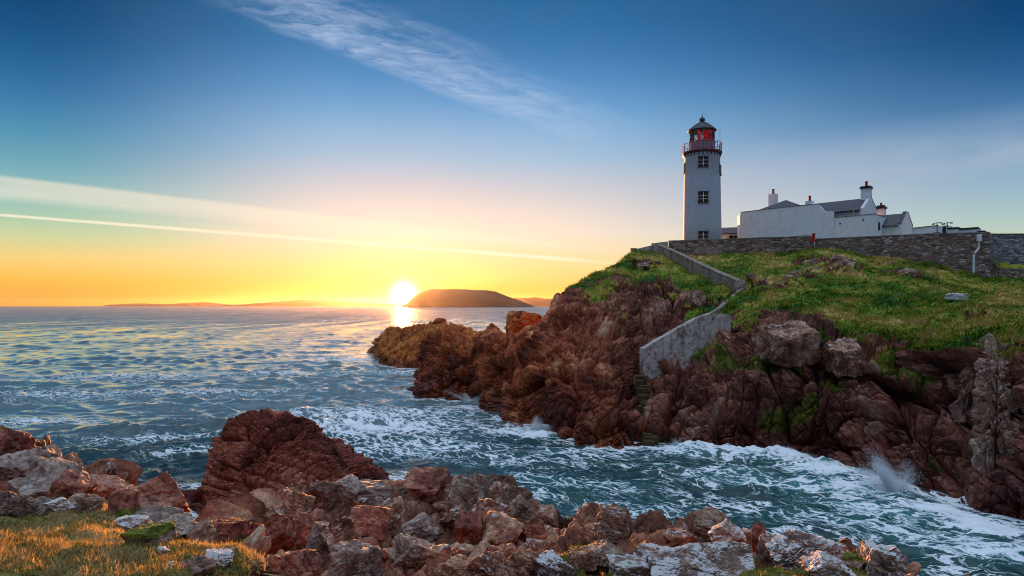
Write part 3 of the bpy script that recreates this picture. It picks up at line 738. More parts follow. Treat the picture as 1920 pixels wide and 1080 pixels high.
def boulder(px, py, w, h, Y, mat, label, name='boulder', group=None, depth=1.0, rx=0.0, ry=0.0, rz=None, sub=4, cuts=11, rough=1.0, cat='rock', moss=0.0):
    _sd[0] += 1; sd = _sd[0]
    if depth == 1.0 and Y < 60:
        near_ = (np.abs(GPX-px) < 7) & (np.abs(GPY-(py+h*0.30)) < 7)
        if near_.any(): Y = float(np.clip(GYY[near_].min()+0.1, Y*0.6, Y*1.15))
    c = at(px, py, Y); sx = w*Y/F/2; sz = h*Y/F/2; sy = sx*depth
    # sink: the visible part is the upper two thirds of the stone
    me = boulder_mesh(name, sd, sub, cuts, rough, (sx*1.16, sy*1.1, sz*1.36))
    if moss:
        a = me.attributes['moss']; n = len(me.vertices); z = np.empty(n*3, np.float32); me.vertices.foreach_get('co', z); z = z.reshape(-1, 3)
        a.data.foreach_set('value', (moss*smooth(-0.2, 0.8, z[:, 2]/sz)).astype(np.float32))
    o = link_mesh(name, me, mat); o.location = (c[0], c[1]+sy*0.3, c[2]-sz*0.22)
    o.rotation_euler = (rx, ry, random.uniform(-.25, .25) if rz is None else rz)
    tag(o, label, cat, group); return o
B = boulder
# left slabs above the sea
B(22,838,70,58,16.5,M_red,'brown topmost rock of the slab pile at the left edge of the picture','boulder',ry=.35)
B(60,862,90,44,15.2,M_grey,'blue-grey slab just below the topmost rock at the left edge',ry=.35)
B(20,880,90,48,13.2,M_grey,'blue-grey slab cut by the left edge of the picture, mid-height in its pile',ry=.2)
B(96,888,95,52,13.4,M_grey,'long blue-grey slab sloping right towards the sea in the left pile',ry=.35)
B(62,916,110,48,11.2,M_grey,'broad striped blue-grey slab at the front of the left rock pile',ry=.18)
B(126,918,78,52,12.0,M_red,'brown rounded block at the lower right end of the left slab pile',ry=.3)
B(172,920,80,56,13.0,M_red,'dark brown weathered rock with lichen just right of the left slab pile',ry=.25)
B(22,948,66,44,8.7,M_mossy,'green lichened boulder at the left edge beside the grass',moss=.35,sub=5)
B(66,953,52,34,8.2,M_grey,'small blue-grey boulder beside the green lichened one at the grass edge',sub=5)
B(106,947,46,24,8.5,M_lich,'small pale boulder at the grass edge, between blue-grey and greenish ones',sub=4)
B(156,944,60,34,8.9,M_mossy,'greenish dome-shaped boulder on the grass edge under the dark brown rock',moss=.3,sub=5)
B(228,946,58,54,11.3,M_red,'purple-brown pointed rock leaning on the larger cracked dark red rock',rough=.7,cuts=8)
B(296,936,92,82,12.8,M_red,'large cracked dark red rock at the water left of the sea stack',rough=.8,cuts=9,ry=.4,sub=5)
B(232,968,46,24,8.4,M_mossy,'small mossy lump of rock on the grass edge below the pointed rock',moss=.6)
B(288,974,92,36,8.9,M_grey,'flat purple-grey slab at the grass edge below the cracked red rock',rough=.7,ry=.15,sub=5)
B(238,986,62,22,7.7,M_lich,'flat pale slab lying in the grass, left of the round grey one',sub=5)
B(318,992,76,50,8.9,M_grey,'round grey-topped boulder at the end of the grass, left of the gully',sub=5)
B(272,1006,90,34,7.2,M_mossy,'brown mossy hump of rock half covered by grass',moss=.7,sub=5)
B(378,998,52,50,9.7,M_mossy,'dark greenish block between the grass tip and the purple rocks',moss=.3)
B(418,1004,80,56,10.4,M_red,'smooth purple slab tilted towards the gully at the grass tip',rough=.6,cuts=8,ry=.35,sub=5)
B(462,1012,56,60,10.9,M_red,'broken purple-red rock at the left lip of the dark gully',sub=5)
B(402,1050,66,30,6.6,M_lich,'lichen-spotted boulder in the grass near the bottom, right end of the turf',sub=5)
B(366,1066,66,30,5.7,M_mossy,'grey-brown boulder sunk in the grass at the bottom, left of the lichen-spotted one',sub=5,moss=.2)
B(302,1034,22,15,6.1,M_lich,'fist-sized pale stone lying alone in the grass',sub=3)
B(318,1058,16,10,5.5,M_lich,'smallest pale stone in the grass near the bottom edge',sub=3)
# the middle outcrop
B(607,928,60,44,21.6,M_pale,'pale wedge-shaped block on the outcrop crest right under the sea stack',ry=.5,cuts=8)
B(645,916,66,42,23.0,M_grey,'pale grey arched rock on the crest of the middle outcrop',ry=-.2)
B(710,924,100,40,23.6,M_grey,'wide pale grey layered block on the outcrop crest near the water',cuts=9)
B(690,974,82,60,18.4,M_red,'largest smooth red-brown boulder in the middle of the rubble',rough=.55,cuts=9,sub=5)
B(665,945,44,34,20.4,M_boul,'reddish block wedged above the largest smooth red boulder')
B(735,965,66,58,19.6,M_boul,'squarish cracked block to the right of the largest smooth red boulder',sub=5)
B(508,966,50,24,15.4,M_boul,'long thin reddish rock at the foot of the sea stack',ry=.5)
B(515,995,64,56,14.2,M_red,'orange-brown leaning slab at the right lip of the dark gully',ry=-.5,rough=.7,cuts=8,sub=5)
B(562,1000,70,66,13.8,M_red,'tall red-brown fin of rock below the sea stack',ry=-.45,rough=.7,cuts=8,sub=5)
B(548,948,70,52,17.5,M_boul,'brown cracked block at the foot of the sea stack, right of the thin rock','boulder',sub=5,cuts=8)
B(545,1064,84,54,8.4,M_red,'dark red block at the bottom edge between turf and rubble','boulder',sub=5,cuts=8)
B(597,1006,44,72,13.6,M_grey,'upright pale grey slab standing in the rubble',ry=.3,rough=.7,cuts=7,sub=5)
B(634,1010,64,58,13.6,M_boul,'dark grey flat-faced block next to the upright pale slab',rough=.7,cuts=8,sub=5)
B(662,1056,92,62,11.4,M_grey,'big pale angular slab with white spots at the bottom of the rubble',ry=.3,cuts=8,sub=5)
B(795,912,90,56,26.4,M_red,'reddish square rock at the water, left of the ochre-topped blocks',cuts=8)
B(866,926,56,80,25.2,M_mossy,'tallest upright rock of the outcrop, with ochre lichen on top',cuts=7,rough=.7,moss=.2,sub=5)
B(902,918,44,66,26.2,M_grey,'square-topped grey upright block behind the tallest upright rock',cuts=7,rough=.7)
B(928,930,28,48,25.6,M_boul,'narrow upright block between square-topped grey and ochre ones',cuts=7)
B(954,930,34,52,25.0,M_mossy,'ochre-topped round upright block at the end of the upright row',cuts=8,moss=.2)
B(918,958,70,40,22.4,M_boul,'low brown block in front of the row of upright blocks')
B(976,955,54,44,21.6,M_mossy,'sloping lichen-covered rock on the right shoulder of the outcrop',ry=.3)
B(1026,978,46,46,20.6,M_boul,'dark brown rightmost block of the middle outcrop beside the water',cuts=8)
B(842,966,70,48,20.0,M_boul,'jointed red-brown block below the tallest upright rock')
B(880,992,62,54,17.4,M_red,'dull red upright slab in the lower right of the rubble',rough=.7,cuts=8)
B(938,990,84,48,17.6,M_boul,'wide faceted brown block in the lower right of the middle outcrop',rough=.8)
B(996,998,62,36,17.4,M_red,'low red ledge stone near the right end of the middle outcrop')
B(790,990,70,40,17.0,M_grey,'pale cracked stone in the centre of the grey rubble')
B(770,1040,80,52,12.6,M_grey,'pale grey cracked boulder in the bottom centre of the rubble',sub=5)
# the right ridge
B(1152,984,70,62,13.2,M_mossy,'tall rounded boulder rising alone above the ridge at the water',cuts=9,sub=5,moss=.1)
B(1116,996,46,26,13.0,M_boul,'small rock leaning on the left foot of the tall rounded boulder')
B(1330,990,58,56,12.2,M_mossy,'two-sided block with green moss at the crest of the right ridge',sub=5,moss=.35,cuts=8)
B(1364,1002,56,46,11.9,M_lich,'grey lichened block to the right of the mossy crest block',sub=5)
B(1396,1006,36,32,11.7,M_boul,'small brown crest rock between lichened block and upright orange stone')
B(1268,1012,76,30,11.2,M_boul,'low orange-brown crest stone left of the mossy crest block',sub=5)
B(1424,1016,26,58,11.2,M_red,'upright thumb-shaped orange-brown stone on the right ridge',cuts=7,rough=.5,sub=5)
B(1448,1034,42,56,10.5,M_mossy,'tan upright stone just right of the thumb-shaped one',cuts=8,rough=.5,sub=5)
B(1488,1044,80,50,10.2,M_lich,'white-spotted rock between tan upright stone and big lichened rock',sub=5)
B(1530,1034,100,58,10.5,M_lich,'big grey lichened rock right of centre on the right ridge',sub=5,ry=.1)
B(1556,1068,90,46,8.9,M_lich,'sloping lichened slab in front of the big grey lichened rock',sub=5,ry=.3,moss=.3)
B(1664,1060,84,84,9.4,M_lich,'rightmost big lichen-mottled boulder above the water',sub=5,cuts=9)
B(1634,1042,40,36,10.1,M_lich,'small boulder leaning on the left side of the rightmost big boulder',sub=4)
B(1318,1062,230,70,8.2,M_lich,'long whale-backed slab with a large white lichen patch',sub=6,cuts=9,rough=.6,depth=.5)
B(1228,1050,74,40,9.4,M_lich,'round speckled boulder left of the long white-patched slab',sub=5,moss=.35)
B(1182,1072,96,52,7.9,M_lich,'double-headed green-grey lichened boulder at the bottom edge',sub=5,moss=.4)
B(1130,1042,84,36,9.8,M_mossy,'flat mossy rock on the grass of the ridge under the tall boulder',sub=5,moss=.4)
B(1090,1050,60,36,9.2,M_boul,'orange-edged brown rock beside the flat mossy rock',sub=5)
B(1040,1066,74,44,8.4,M_lich,'white-patched lichen boulder near the bottom, left part of the ridge',sub=5,moss=.25)
B(976,1060,66,46,8.8,M_boul,'jointed brown boulder left of the white-patched one near the bottom',sub=5)
B(912,1066,84,40,8.3,M_boul,'low brown boulder with orange rim near the bottom edge',sub=5)
B(1010,1030,54,32,11.2,M_boul,'striped upright block above the jointed brown boulder',sub=5,cuts=7)
B(948,1034,42,30,11.4,M_boul,'small brown block at the left start of the right ridge')
B(856,1066,64,40,8.9,M_boul,'orange-brown leftmost rock of the right ridge at the bottom edge',sub=5)
B(1600,1052,44,26,9.6,M_mossy,'low green hump between big lichened rock and rightmost boulder',moss=.8)
# on the headland
B(1514,527,80,52,77.5,M_pale,'largest tan boulder in the grass slope under the stone wall',sub=5,cuts=9)
B(1573,507,52,62,80.5,M_pale,'tall pale grey boulder in the grass right of the largest tan one',sub=5,cuts=8,ry=.3)
B(1474,550,54,44,72.5,M_pale,'brown split boulder in the grass, lower left of the largest tan one',sub=5)
B(1437,545,24,22,73,M_pale,'small pale block at the foot of the stair, right of its kerb')
B(1408,518,15,13,80,M_pale,'small round grey stone in the grass above the stair foot')
B(1703,519,48,38,78,M_pale,'whitish broken boulder in front of the right half of the stone wall',sub=5)
B(1797,555,32,14,62,M_whitestone,'flat white stone lying alone on the right grass slope')
B(1211,502,36,24,95,M_pale,'flat grey slab showing in the grass left of the stair wall')
B(1528,493,40,16,85,M_grey,'dark flat slab in the grass behind the largest tan boulder')
B(1618,507,16,18,85,M_pale,'small white stone on the mossy bank under the stone wall')
B(1452,577,22,14,66,M_pale,'small grey stone low on the slope right of the stair')
B(982,606,62,50,84,M_point,'jagged orange-brown rock standing in front of the sea, left of the headland crest',sub=5,cuts=8,depth=.8)
B(1590,668,70,60,47,M_boul,'lichened knob of rock on the cliff edge between two grass tongues',sub=5)
B(1480,640,110,66,50.2,M_boul,'wide dark outcrop of rock breaking the grass edge below the slope',sub=5)
B(1310,560,30,40,73,M_pale,'pale upright cliff rock beside the stair wall foot',sub=5)
# loose rubble: broken stones that cannot be told apart
protos = [boulder_mesh('rubble_stone', 500+k, 3, 9, 0.9, (1, 0.85+0.05*(k % 4), 0.62+0.05*(k % 5))) for k in range(10)]
for k, me in enumerate(protos): me.materials.append([M_grey, M_boul, M_red, M_boul, M_grey][k % 5])
pxs = HX+F*SV[:, 0]/np.maximum(SV[:, 1], 1); pys = HY+F*(HC-SV[:, 2])/np.maximum(SV[:, 1], 1)
ri = np.where((SV[:, 1] > 9.5) & (SV[:, 1] < 25) & (pxs > 560) & (pxs < 1030) & (pys > 935) & (pys < 1078) & (SVN[:, 2] > 0.4))[0]
for k in range(70):
    i = rng.choice(ri); o = bpy.data.objects.new('rubble_stone', protos[k % 10]); col.objects.link(o)
    s = rng.uniform(0.08, 0.24)*(1.5 if rng.random() < .15 else 1)
    o.location = SV[i]+np.array([0, 0, s*0.25]); o.scale = (s, s, s); o.rotation_euler = (rng.uniform(-.5, .5), rng.uniform(-.5, .5), rng.uniform(0, 6.3))
    tag(o, 'small broken grey or reddish stone in the loose rubble of the middle outcrop', 'stone', 'loose rubble stones')
bm = bmesh.new(); a, b = at(797,952,22.0), at(846,918,23.6); add_tube(bm, [a, a*.5+b*.5+np.array([0,0,.03]), b], [.07,.08,.065], 8)
tag(bm_obj('driftwood_pole', bm, M_wood), 'straight pale driftwood pole wedged between rocks of the middle outcrop', 'driftwood')

# ------------------------------------------------------------------ the sea
def build_sea():
    az = np.radians(np.concatenate([np.linspace(-58, -40, 40, endpoint=False), np.linspace(-40, 40, 760), np.linspace(40, 58, 41)[1:]]))
    rad = [9.0]
    while rad[-1] < 14200:
        r_ = rad[-1]; rad.append(r_+max(0.075, min(r_*r_/14800, 0.35+0.008*r_)))
    rad = np.array(rad)
    A, Rr = np.meshgrid(az, rad); X = np.sin(A)*Rr; Y = np.cos(A)*Rr
    p = np.stack([X.ravel(), Y.ravel()], 1); r = Rr.ravel()
    cell = np.maximum(np.gradient(rad)[:, None]*np.ones_like(A), Rr*math.radians(80/760)).ravel()
    S_ = np.concatenate(SHORE); kd = KDTree(len(S_))
    for i, q in enumerate(S_): kd.insert((q[0], q[1], 0), i)
    kd.balance()
    near = (r < 190); dsh = np.full(len(p), 60.0)
    ids = np.where(near)[0]
    dsh[ids] = [kd.find((x, y, 0))[2] for x, y in p[ids]]
    p3 = np.concatenate([p, np.zeros((len(p), 1))], 1)
    z = np.zeros(len(p)); hx = np.zeros(len(p)); hy = np.zeros(len(p)); crest = np.zeros(len(p))
    wr = np.random.default_rng(5)
    gust = 0.8+0.5*fbm(p3*0.035, 3)
    ph_f = [perlin(p3*f+f*50) for f in (0.45, 0.2, 0.09, 0.04)]
    for k in range(64):
        lam = 0.55*(1.062**k); dirn = wr.normal(-1.45, 0.70)
        amp = 0.104*lam/6.283*wr.uniform(0.5, 1.25)
        if lam > 3.0: amp *= (3.0/lam)**1.1
        kk = 2*np.pi/lam; dx, dy = math.cos(dirn), math.sin(dirn)
        ph = kk*(p[:, 0]*dx+p[:, 1]*dy)+wr.uniform(0, 6.28)+1.5*ph_f[0 if lam < 1.6 else 1 if lam < 4 else 2 if lam < 10 else 3]
        a = amp*smooth(0.95, 0.30, cell/lam)
        z += a*np.sin(ph); c = np.cos(ph); hx += 0.8*a*dx*c; hy += 0.8*a*dy*c
        if lam < 14: crest += a/amp*np.sin(ph)*amp
    calm = 0.35+0.65*smooth(0.0, 9.0, dsh)
    z *= gust*calm; hx *= calm; hy *= calm
    # surges breaking along the inlet cliff
    foam = np.zeros(len(p)); aer = np.zeros(len(p))
    def blob(px, py, rx, ry, rot=0.0):
        c = sea_at(px, py); dx = p[:, 0]-c[0]; dy = p[:, 1]-c[1]; ca, sa = math.cos(rot), math.sin(rot)
        u = (dx*ca+dy*sa)/rx; v = (-dx*sa+dy*ca)/ry; return np.exp(-(u*u+v*v))
    nf = fbm(p3*np.array([0.5, 0.5, 1]), 5, 0.55); nf2 = fbm(p3*1.6+5, 4); nf3 = fbm(p3*0.55+8, 3)
    hump = 0
    for (px, py, rx, ry, rot, h, fo, ae) in [
        (1270,850,3.2,1.5,-.5,.55,.75,.55),(1330,853,2.6,1.2,-.3,.65,.8,.6),(1420,862,3.2,1.4,-.4,.75,.85,.7),(1500,872,2.6,1.3,-.5,.95,.9,.8),(1545,892,2.4,1.5,-.6,.85,.85,.9),
        (1600,925,2.6,1.5,-.7,.5,.75,.8),(1680,920,1.8,1.2,-.9,.8,1.0,.6),(1760,960,2.4,1.3,-.6,.3,.8,.5),(1850,990,2.5,1.4,-.5,.3,.85,.6),(1640,960,4,1.6,-.5,.2,.55,.6),
        (1900,1040,4,1.8,-.4,.2,.7,.7),(1780,1010,3.5,1.5,-.5,.1,.55,.5),(1450,905,4.5,1.6,-.35,.15,.50,.55),(1350,890,4,1.4,-.35,.1,.42,.4),(1560,980,4,1.3,-.4,.1,.40,.4),
        (950,812,3.5,2.2,.3,.45,.65,.35),(1010,820,2.6,1.4,.2,.5,.8,.4),(890,765,5,2.2,.1,.25,.6,.3),(1080,850,4,2,-.2,.15,.5,.3),(800,775,6,2.5,.2,.2,.50,.2),
        (700,800,10,8,.15,.1,.60,.3),(640,775,8,5,.1,.1,.52,.3),(780,840,8,3.5,0,.05,.50,.3),(690,675,16,5,.1,.4,.62,.2),(640,668,14,3,.1,.3,.45,.1),(740,700,12,4,.1,.2,.40,.1),
        (960,860,8,3,-.3,.0,.38,.2),(1080,905,6,2.5,-.4,.0,.40,.3),(1200,960,5,2.2,-.4,.0,.36,.3),(1120,985,3.5,1.4,-.3,.0,.42,.3),(1000,930,5,2.0,-.4,0,.34,.2),
        (250,705,26,9,.1,.1,.35,.1),(100,740,20,7,.0,.1,.33,.1),(380,735,18,6,.1,.1,.35,.1),(300,820,8,2.4,.1,.1,.44,.15),(60,790,8,3,0,.1,.42,.1),(520,700,16,4,.1,0,.46,.1),(370,850,4,1.6,.2,.2,.5,.2),(400,690,20,4,0,.1,.25,.1),(340,970,2.5,1.8,0,.1,.6,.2),(740,915,2.5,1.5,0,.1,.45,.2)]:
        b = blob(px, py, rx, ry, rot)
        hump = hump+0.66*h*b*(0.80+0.45*nf3+0.22*nf2); foam = np.maximum(foam, fo*b*(1.0+0.25*nf)); aer = np.maximum(aer, ae*b)
    z += hump
    foam = np.maximum(foam, 0.80*np.exp(-dsh/1.1)*(0.75+0.5*nf)*(r < 170)); foam = np.maximum(foam, 0.46*np.exp(-dsh/4.5)*(0.7+0.7*nf)*(r < 170))
    inlet = smooth(2, 9, p[:, 0])*smooth(62, 40, r); foam = np.maximum(foam, 0.30*inlet*(0.8+0.9*nf)); aer = np.maximum(aer, 0.10*inlet)
    cr = np.clip(crest/0.33, 0, 2); foam = np.maximum(foam, 0.30*smooth(0.75, 1.35, cr)*smooth(260, 90, r))
    aer = np.maximum(aer, 0.35*np.exp(-dsh/3.0)*inlet)
    V = np.stack([p[:, 0]+hx, p[:, 1]+hy, z], 1)
    me = np_mesh('sea', V, grid_quads(len(rad), len(az)), {'foam': np.clip(foam, 0, 1), 'aer': np.clip(aer, 0, 1), 'dist': r}, True)
    return me
def sea_mat():
    m, nt, b = new_mat('sea_water')
    g = node(nt, 'NewGeometry'); P = S(nt, g.outputs['Position'])
    fo = attr(nt, 'foam'); ae = attr(nt, 'aer'); di = attr(nt, 'dist')
    # foam lace, drawn out along the swell
    q = vrot(nt, P, (0, 0, 0.45)); q = vscale(nt, q, 0.55, 1.25, 0.2)
    wx = noise(nt, q, 0.8, 4, 0.6); wy = noise(nt, vscale(nt, q, 1, 1, -1.0), 0.9, 4, 0.6)
    qq = node(nt, 'VectorMath', {0: q, 1: comb(nt, wx*2.4, wy*2.4, 0.0)}, operation='ADD'); qq = S(nt, qq.outputs[0])
    e1 = S(nt, node(nt, 'TexVoronoi', {'Vector': qq, 'Scale': 1.5}, feature='DISTANCE_TO_EDGE').outputs['Distance'])
    e2 = S(nt, node(nt, 'TexVoronoi', {'Vector': qq, 'Scale': 4.2}, feature='DISTANCE_TO_EDGE').outputs['Distance'])
    n1 = noise(nt, q, 1.1, 8, 0.66, 0.6)
    lace = sstep(e1, 0.20, 0.0)*0.55+sstep(e2, 0.16, 0.0)*0.30+n1*0.75
    fm = sstep(lace+fo*1.35, 1.12, 1.50)*sstep(fo, 0.05, 0.3)
    sheet = sstep(fo+(n1-0.5)*0.7, 0.55, 1.0)
    fm = fm.max(sheet)
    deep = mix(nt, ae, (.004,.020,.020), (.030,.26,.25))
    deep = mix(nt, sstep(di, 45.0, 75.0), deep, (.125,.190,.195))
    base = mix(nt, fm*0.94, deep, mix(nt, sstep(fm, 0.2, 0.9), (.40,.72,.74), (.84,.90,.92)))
    put(nt, base, b, 'Base Color')
    far = sstep(di, 50.0, 700.0)
    gp = noise(nt, vscale(nt, P, 0.09, 0.012, 1.0), 1.0, 6, 0.62)*0.6+noise(nt, vscale(nt, P, 0.015, 0.004, 1.0), 1.0, 4, 0.6)*0.4
    ro = (0.07+far*0.36)+(gp-0.5)*sstep(di, 60.0, 260.0)*1.5
    put(nt, ro.max(0.05).min(0.75)+fm*0.4, b, 'Roughness')
    b.inputs['IOR'].default_value = 1.33; b.inputs['Specular IOR Level'].default_value = 0.5
    w1 = noise(nt, vscale(nt, vrot(nt, P, (0,0,0.5)), 0.6, 1.2, 1.0), 1.6, 5, 0.62, 0.3)
    nb = bump(nt, w1*sstep(di, 75.0, 25.0), 0.7, 0.25)
    nb = bump(nt, fm*(n1*0.8+0.4), 0.5, 0.15, nb)
    put(nt, nb, b, 'Normal'); return m
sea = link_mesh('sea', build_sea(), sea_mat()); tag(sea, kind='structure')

# ------------------------------------------------------------------ far land
M_far = simple('far_hill', (.06,.034,.018), 0.95, 0.4, 0.01)
def hills(name, prof, Y, depth, seed):
    """ridge with a real body: profile (px, py) of its crest at distance Y"""
    xs = np.array([q[0] for q in prof], float); ys = np.array([q[1] for q in prof], float)
    n = 220; px = np.linspace(xs[0], xs[-1], n); py = np.interp(px, xs, ys)
    X = (px-HX)/F*Y; Z = HC+(HY-py)/F*Y
    m = 22; t = np.linspace(0, 1, m)
    prf = np.sin(np.pi*t)**0.6
    PX = np.repeat(X[None], m, 0); PY = Y+(t[:, None]-0.5)*depth*(0.4+0.6*np.sin(np.pi*np.linspace(0, 1, n))[None]**0.5); PZ = prf[:, None]*(Z[None]+4)-4
    q = np.stack([PX, PY, PZ], -1).reshape(-1, 3)
    q[:, 2] += prf.repeat(n)*fbm(q*0.006*4000/Y+seed, 4)*0.045*Z.max()
    o = link_mesh(name, np_mesh(name, q, grid_quads(m, n), None, True), M_far); tag(o, kind='structure'); return o
hills('island', [(764,572),(768,568),(772,570),(777,562),(785,554),(797,547),(812,543.5),(840,542.5),(880,543),(915,545),(930,547.5),(950,555),(968,562),(985,569),(1000,574)], 4200, 1200, 1)
hills('far_hills', [(940,572),(955,562),(966,557.5),(985,559),(1003,557),(1025,560),(1050,559),(1090,563),(1150,574)], 8500, 1500, 2)
hills('low_hills', [(210,573.5),(225,570.5),(270,569),(300,570.5),(345,569),(385,566.5),(405,569),(430,571.5),(470,570.5),(520,566),(552,562.5),(575,561),(600,563),(640,564.5),(680,567),(720,570),(765,573.5)], 9500, 1500, 3)

# ------------------------------------------------------------------ lighthouse
LX, LY = at(1316.5, 500, 117)[0], 117.0
def zt(py): return HC+(HY-py)/F*117.0
lh = empty('lighthouse', (LX, LY, 16.5), 'tall white lighthouse with red gallery railing and grey domed lantern', 'lighthouse')
Z0 = 16.5
bm = bmesh.new()
prof = [(3.28, 0), (3.24, zt(420)-Z0), (3.10, zt(340)-Z0), (3.02, zt(296)-Z0), (3.10, zt(295)-Z0), (3.10, zt(291.5)-Z0)]
add_lathe(bm, prof, 72); bm_obj('tower', bm, M_tower, lh, smooth_shade=False)
for f in lh.children[0].data.polygons: f.use_smooth = abs(f.normal.z) < 0.3
FD = math.atan2(-LY, -LX)                       # bearing towards the camera
def tower_window(ang, z, w, h, r):
    r = float(np.interp(z, [q[1] for q in prof], [q[0] for q in prof]))+0.0
    fr = bmesh.new(); M = Matrix.Rotation(ang-math.pi/2, 3, 'Z'); 
    def bx(cx, cz, sx, sz, sy=0.22, off=0.0):
        add_box(fr, M@Vector((cx, r+off, cz))+Vector((0, 0, z)), (sx, sy, sz), M)
    for s in (-1, 1):
        bx(s*(w/2-.09), 0, .18, h); 
        for k in (-1, 0, 1): bx(s*(w/2+.04), k*h*.36, .18, h*.16)        # quoin stones
    bx(0, h/2+.05, w+.3, .24); bx(0, -h/2-.05, w+.3, .2, .32)
    o = bm_obj('window', fr, M_winframe, lh)
    pb = bmesh.new(); add_box(pb, M@Vector((0, r-.03, 0))+Vector((0, 0, z)), (w-.2, .16, h), M); bm_obj('pane', pb, M_pane, o)
    sb = bmesh.new()
    for c in (0,): add_box(sb, M@Vector((0, r+.07, 0))+Vector((0, 0, z)), (.09, .05, h-.05), M)
    for c in (-.17, .17): add_box(sb, M@Vector((-(w-.3)/4-.02, r+.07, c*h))+Vector((0, 0, z)), ((w-.36)/2, .045, .07), M); add_box(sb, M@Vector(((w-.3)/4+.02, r+.07, c*h))+Vector((0, 0, z)), ((w-.36)/2, .045, .07), M)
    bm_obj('glazing_bar', sb, M_white, o)
wa = FD+0.06
for py, ww, hh_, rr in ((310, 1.45, 1.62, 2.98), (375, 1.45, 1.72, 3.08), (447, 1.45, 1.6, 3.18)): tower_window(wa, zt(py)-Z0, ww, hh_, rr)
tower_window(FD-1.42, zt(316)-Z0, 1.1, 1.5, 2.98); tower_window(FD+1.42, zt(322)-Z0, 1.1, 1.4, 2.98)
# gallery
zg = zt(288)-Z0
bm = bmesh.new(); add_lathe(bm, [(2.2, zg-.22), (3.20, zg-.20), (3.38, zg-.10), (3.38, zg+.12), (3.30, zg+.16), (2.2, zg+.17)], 72); bm_obj('gallery_deck', bm, M_redgal, lh)
for k in range(28):
    bm = bmesh.new(); a = 2*math.pi*k/28; M = Matrix.Rotation(a, 3, 'Z')
    add_prism(bm, [M@Vector((3.06, -.09, zg-.72)), M@Vector((3.06, .09, zg-.72)), M@Vector((3.06, .09, zg-.22)), M@Vector((3.06, -.09, zg-.22))],
                  [M@Vector((3.14, -.09, zg-.70)), M@Vector((3.14, .09, zg-.70)), M@Vector((3.34, .09, zg-.22)), M@Vector((3.34, -.09, zg-.22))])
    bm_obj('gallery_bracket', bm, M_iron, lh)
bm = bmesh.new()
for k in range(16):
    a = 2*math.pi*(k+.5)/16; x, y = 3.28*math.cos(a), 3.28*math.sin(a)
    add_tube(bm, [(x, y, zg+.15), (x, y, zg+1.55)], .055, 6)
    add_box(bm, (x, y, zg+1.6), (.15, .15, .13))
for zz, r in ((.55, .028), (1.0, .028), (1.45, .035)):
    add_tube(bm, [(3.28*math.cos(a), 3.28*math.sin(a), zg+zz) for a in np.linspace(0, 2*math.pi, 65)], r, 6)
bm_obj('railing', bm, M_redpaint, lh)
# lantern
z1, z2, z3 = zg+.17, zt(267.5)-Z0, zt(246)-Z0
bm = bmesh.new(); add_lathe(bm, [(2.22, z1), (2.22, z2-.1), (2.30, z2-.1), (2.30, z2), (2.0, z2)], 32); bm_obj('lantern_base', bm, M_lead, lh)
bm = bmesh.new(); add_lathe(bm, [(2.08, z2), (2.08, z3)], 48, caps=False); bm_obj('lantern_glazing', bm, M_lglass, lh, smooth_shade=True)
bm = bmesh.new(); nb_ = 12
for k in range(nb_):
    a0, a1 = 2*math.pi*k/nb_, 2*math.pi*(k+1)/nb_
    pa = lambda a, z: (2.10*math.cos(a), 2.10*math.sin(a), z)
    seg = lambda b0, za, b1, zb: add_tube(bm, [pa(b0+(b1-b0)*t, za+(zb-za)*t) for t in np.linspace(0, 1, 5)], .04, 5)
    seg(a0, z2, a1, z3); seg(a1, z2, a0, z3)
    add_tube(bm, [pa(a0, z2), pa(a0, z3)], .045, 5)
for zz in (z2+.02, (z2+z3)/2, z3-.02): add_tube(bm, [(2.10*math.cos(a), 2.10*math.sin(a), zz) for a in np.linspace(0, 2*math.pi, 49)], .045, 5)
bm_obj('glazing_bars', bm, M_iron, lh)
for a0, a1 in ((FD+0.10, FD+0.95), (FD-0.42, FD-0.16)):
    bm = bmesh.new(); A_ = np.linspace(a0, a1, 14); pts = [(r*math.cos(a), r*math.sin(a)) for a, r in zip(A_, [1.86, 1.94]*7)]; out = [(r*math.cos(a), r*math.sin(a)) for a, r in zip(A_, [1.84, 1.92]*7)]
    add_prism(bm, [(x, y, z2) for x, y in pts]+[(x, y, z2) for x, y in out[::-1]], [(x, y, z3-.25) for x, y in pts]+[(x, y, z3-.25) for x, y in out[::-1]])
    bm_obj('red_curtain', bm, M_curtain, lh)
bm = bmesh.new(); add_lathe(bm, [(.35, z2-.3), (.35, z2+.1), (.72, z2+.25), (.95, z2+.8), (1.0, z2+1.1), (.95, z2+1.4), (.65, z2+1.8), (.3, z2+1.95)], 24); bm_obj('lens', bm, M_lens, lh)
bm = bmesh.new(); zr = zt(229)-Z0
add_lathe(bm, [(2.0, z3-.02), (2.40, z3-.04), (2.46, z3+.04), (2.36, z3+.16), (2.2, z3+.30), (1.7, z3+.72), (1.15, z3+1.12), (.62, z3+1.45), (.40, zr-.02)], 32); bm_obj('lantern_roof', bm, M_dome, lh)
bm = bmesh.new()
for k in range(16):
    a = 2*math.pi*k/16
    add_tube(bm, [(r*math.cos(a), r*math.sin(a), z) for r, z in [(2.38, z3+.17), (2.2, z3+.33), (1.7, z3+.75), (1.15, z3+1.15), (.62, z3+1.48)]], .035, 5)
bm_obj('roof_rib', bm, M_dome, lh)
bm = bmesh.new(); add_lathe(bm, [(.36, zr-.05), (.36, zr+.1), (.50, zr+.18), (.50, zr+.55), (.34, zr+.7), (.12, zr+.8), (.10, zr+.95), (.16, zr+1.02), (.05, zr+1.12), (.03, zr+1.75)], 20); bm_obj('roof_vent', bm, M_dome, lh)
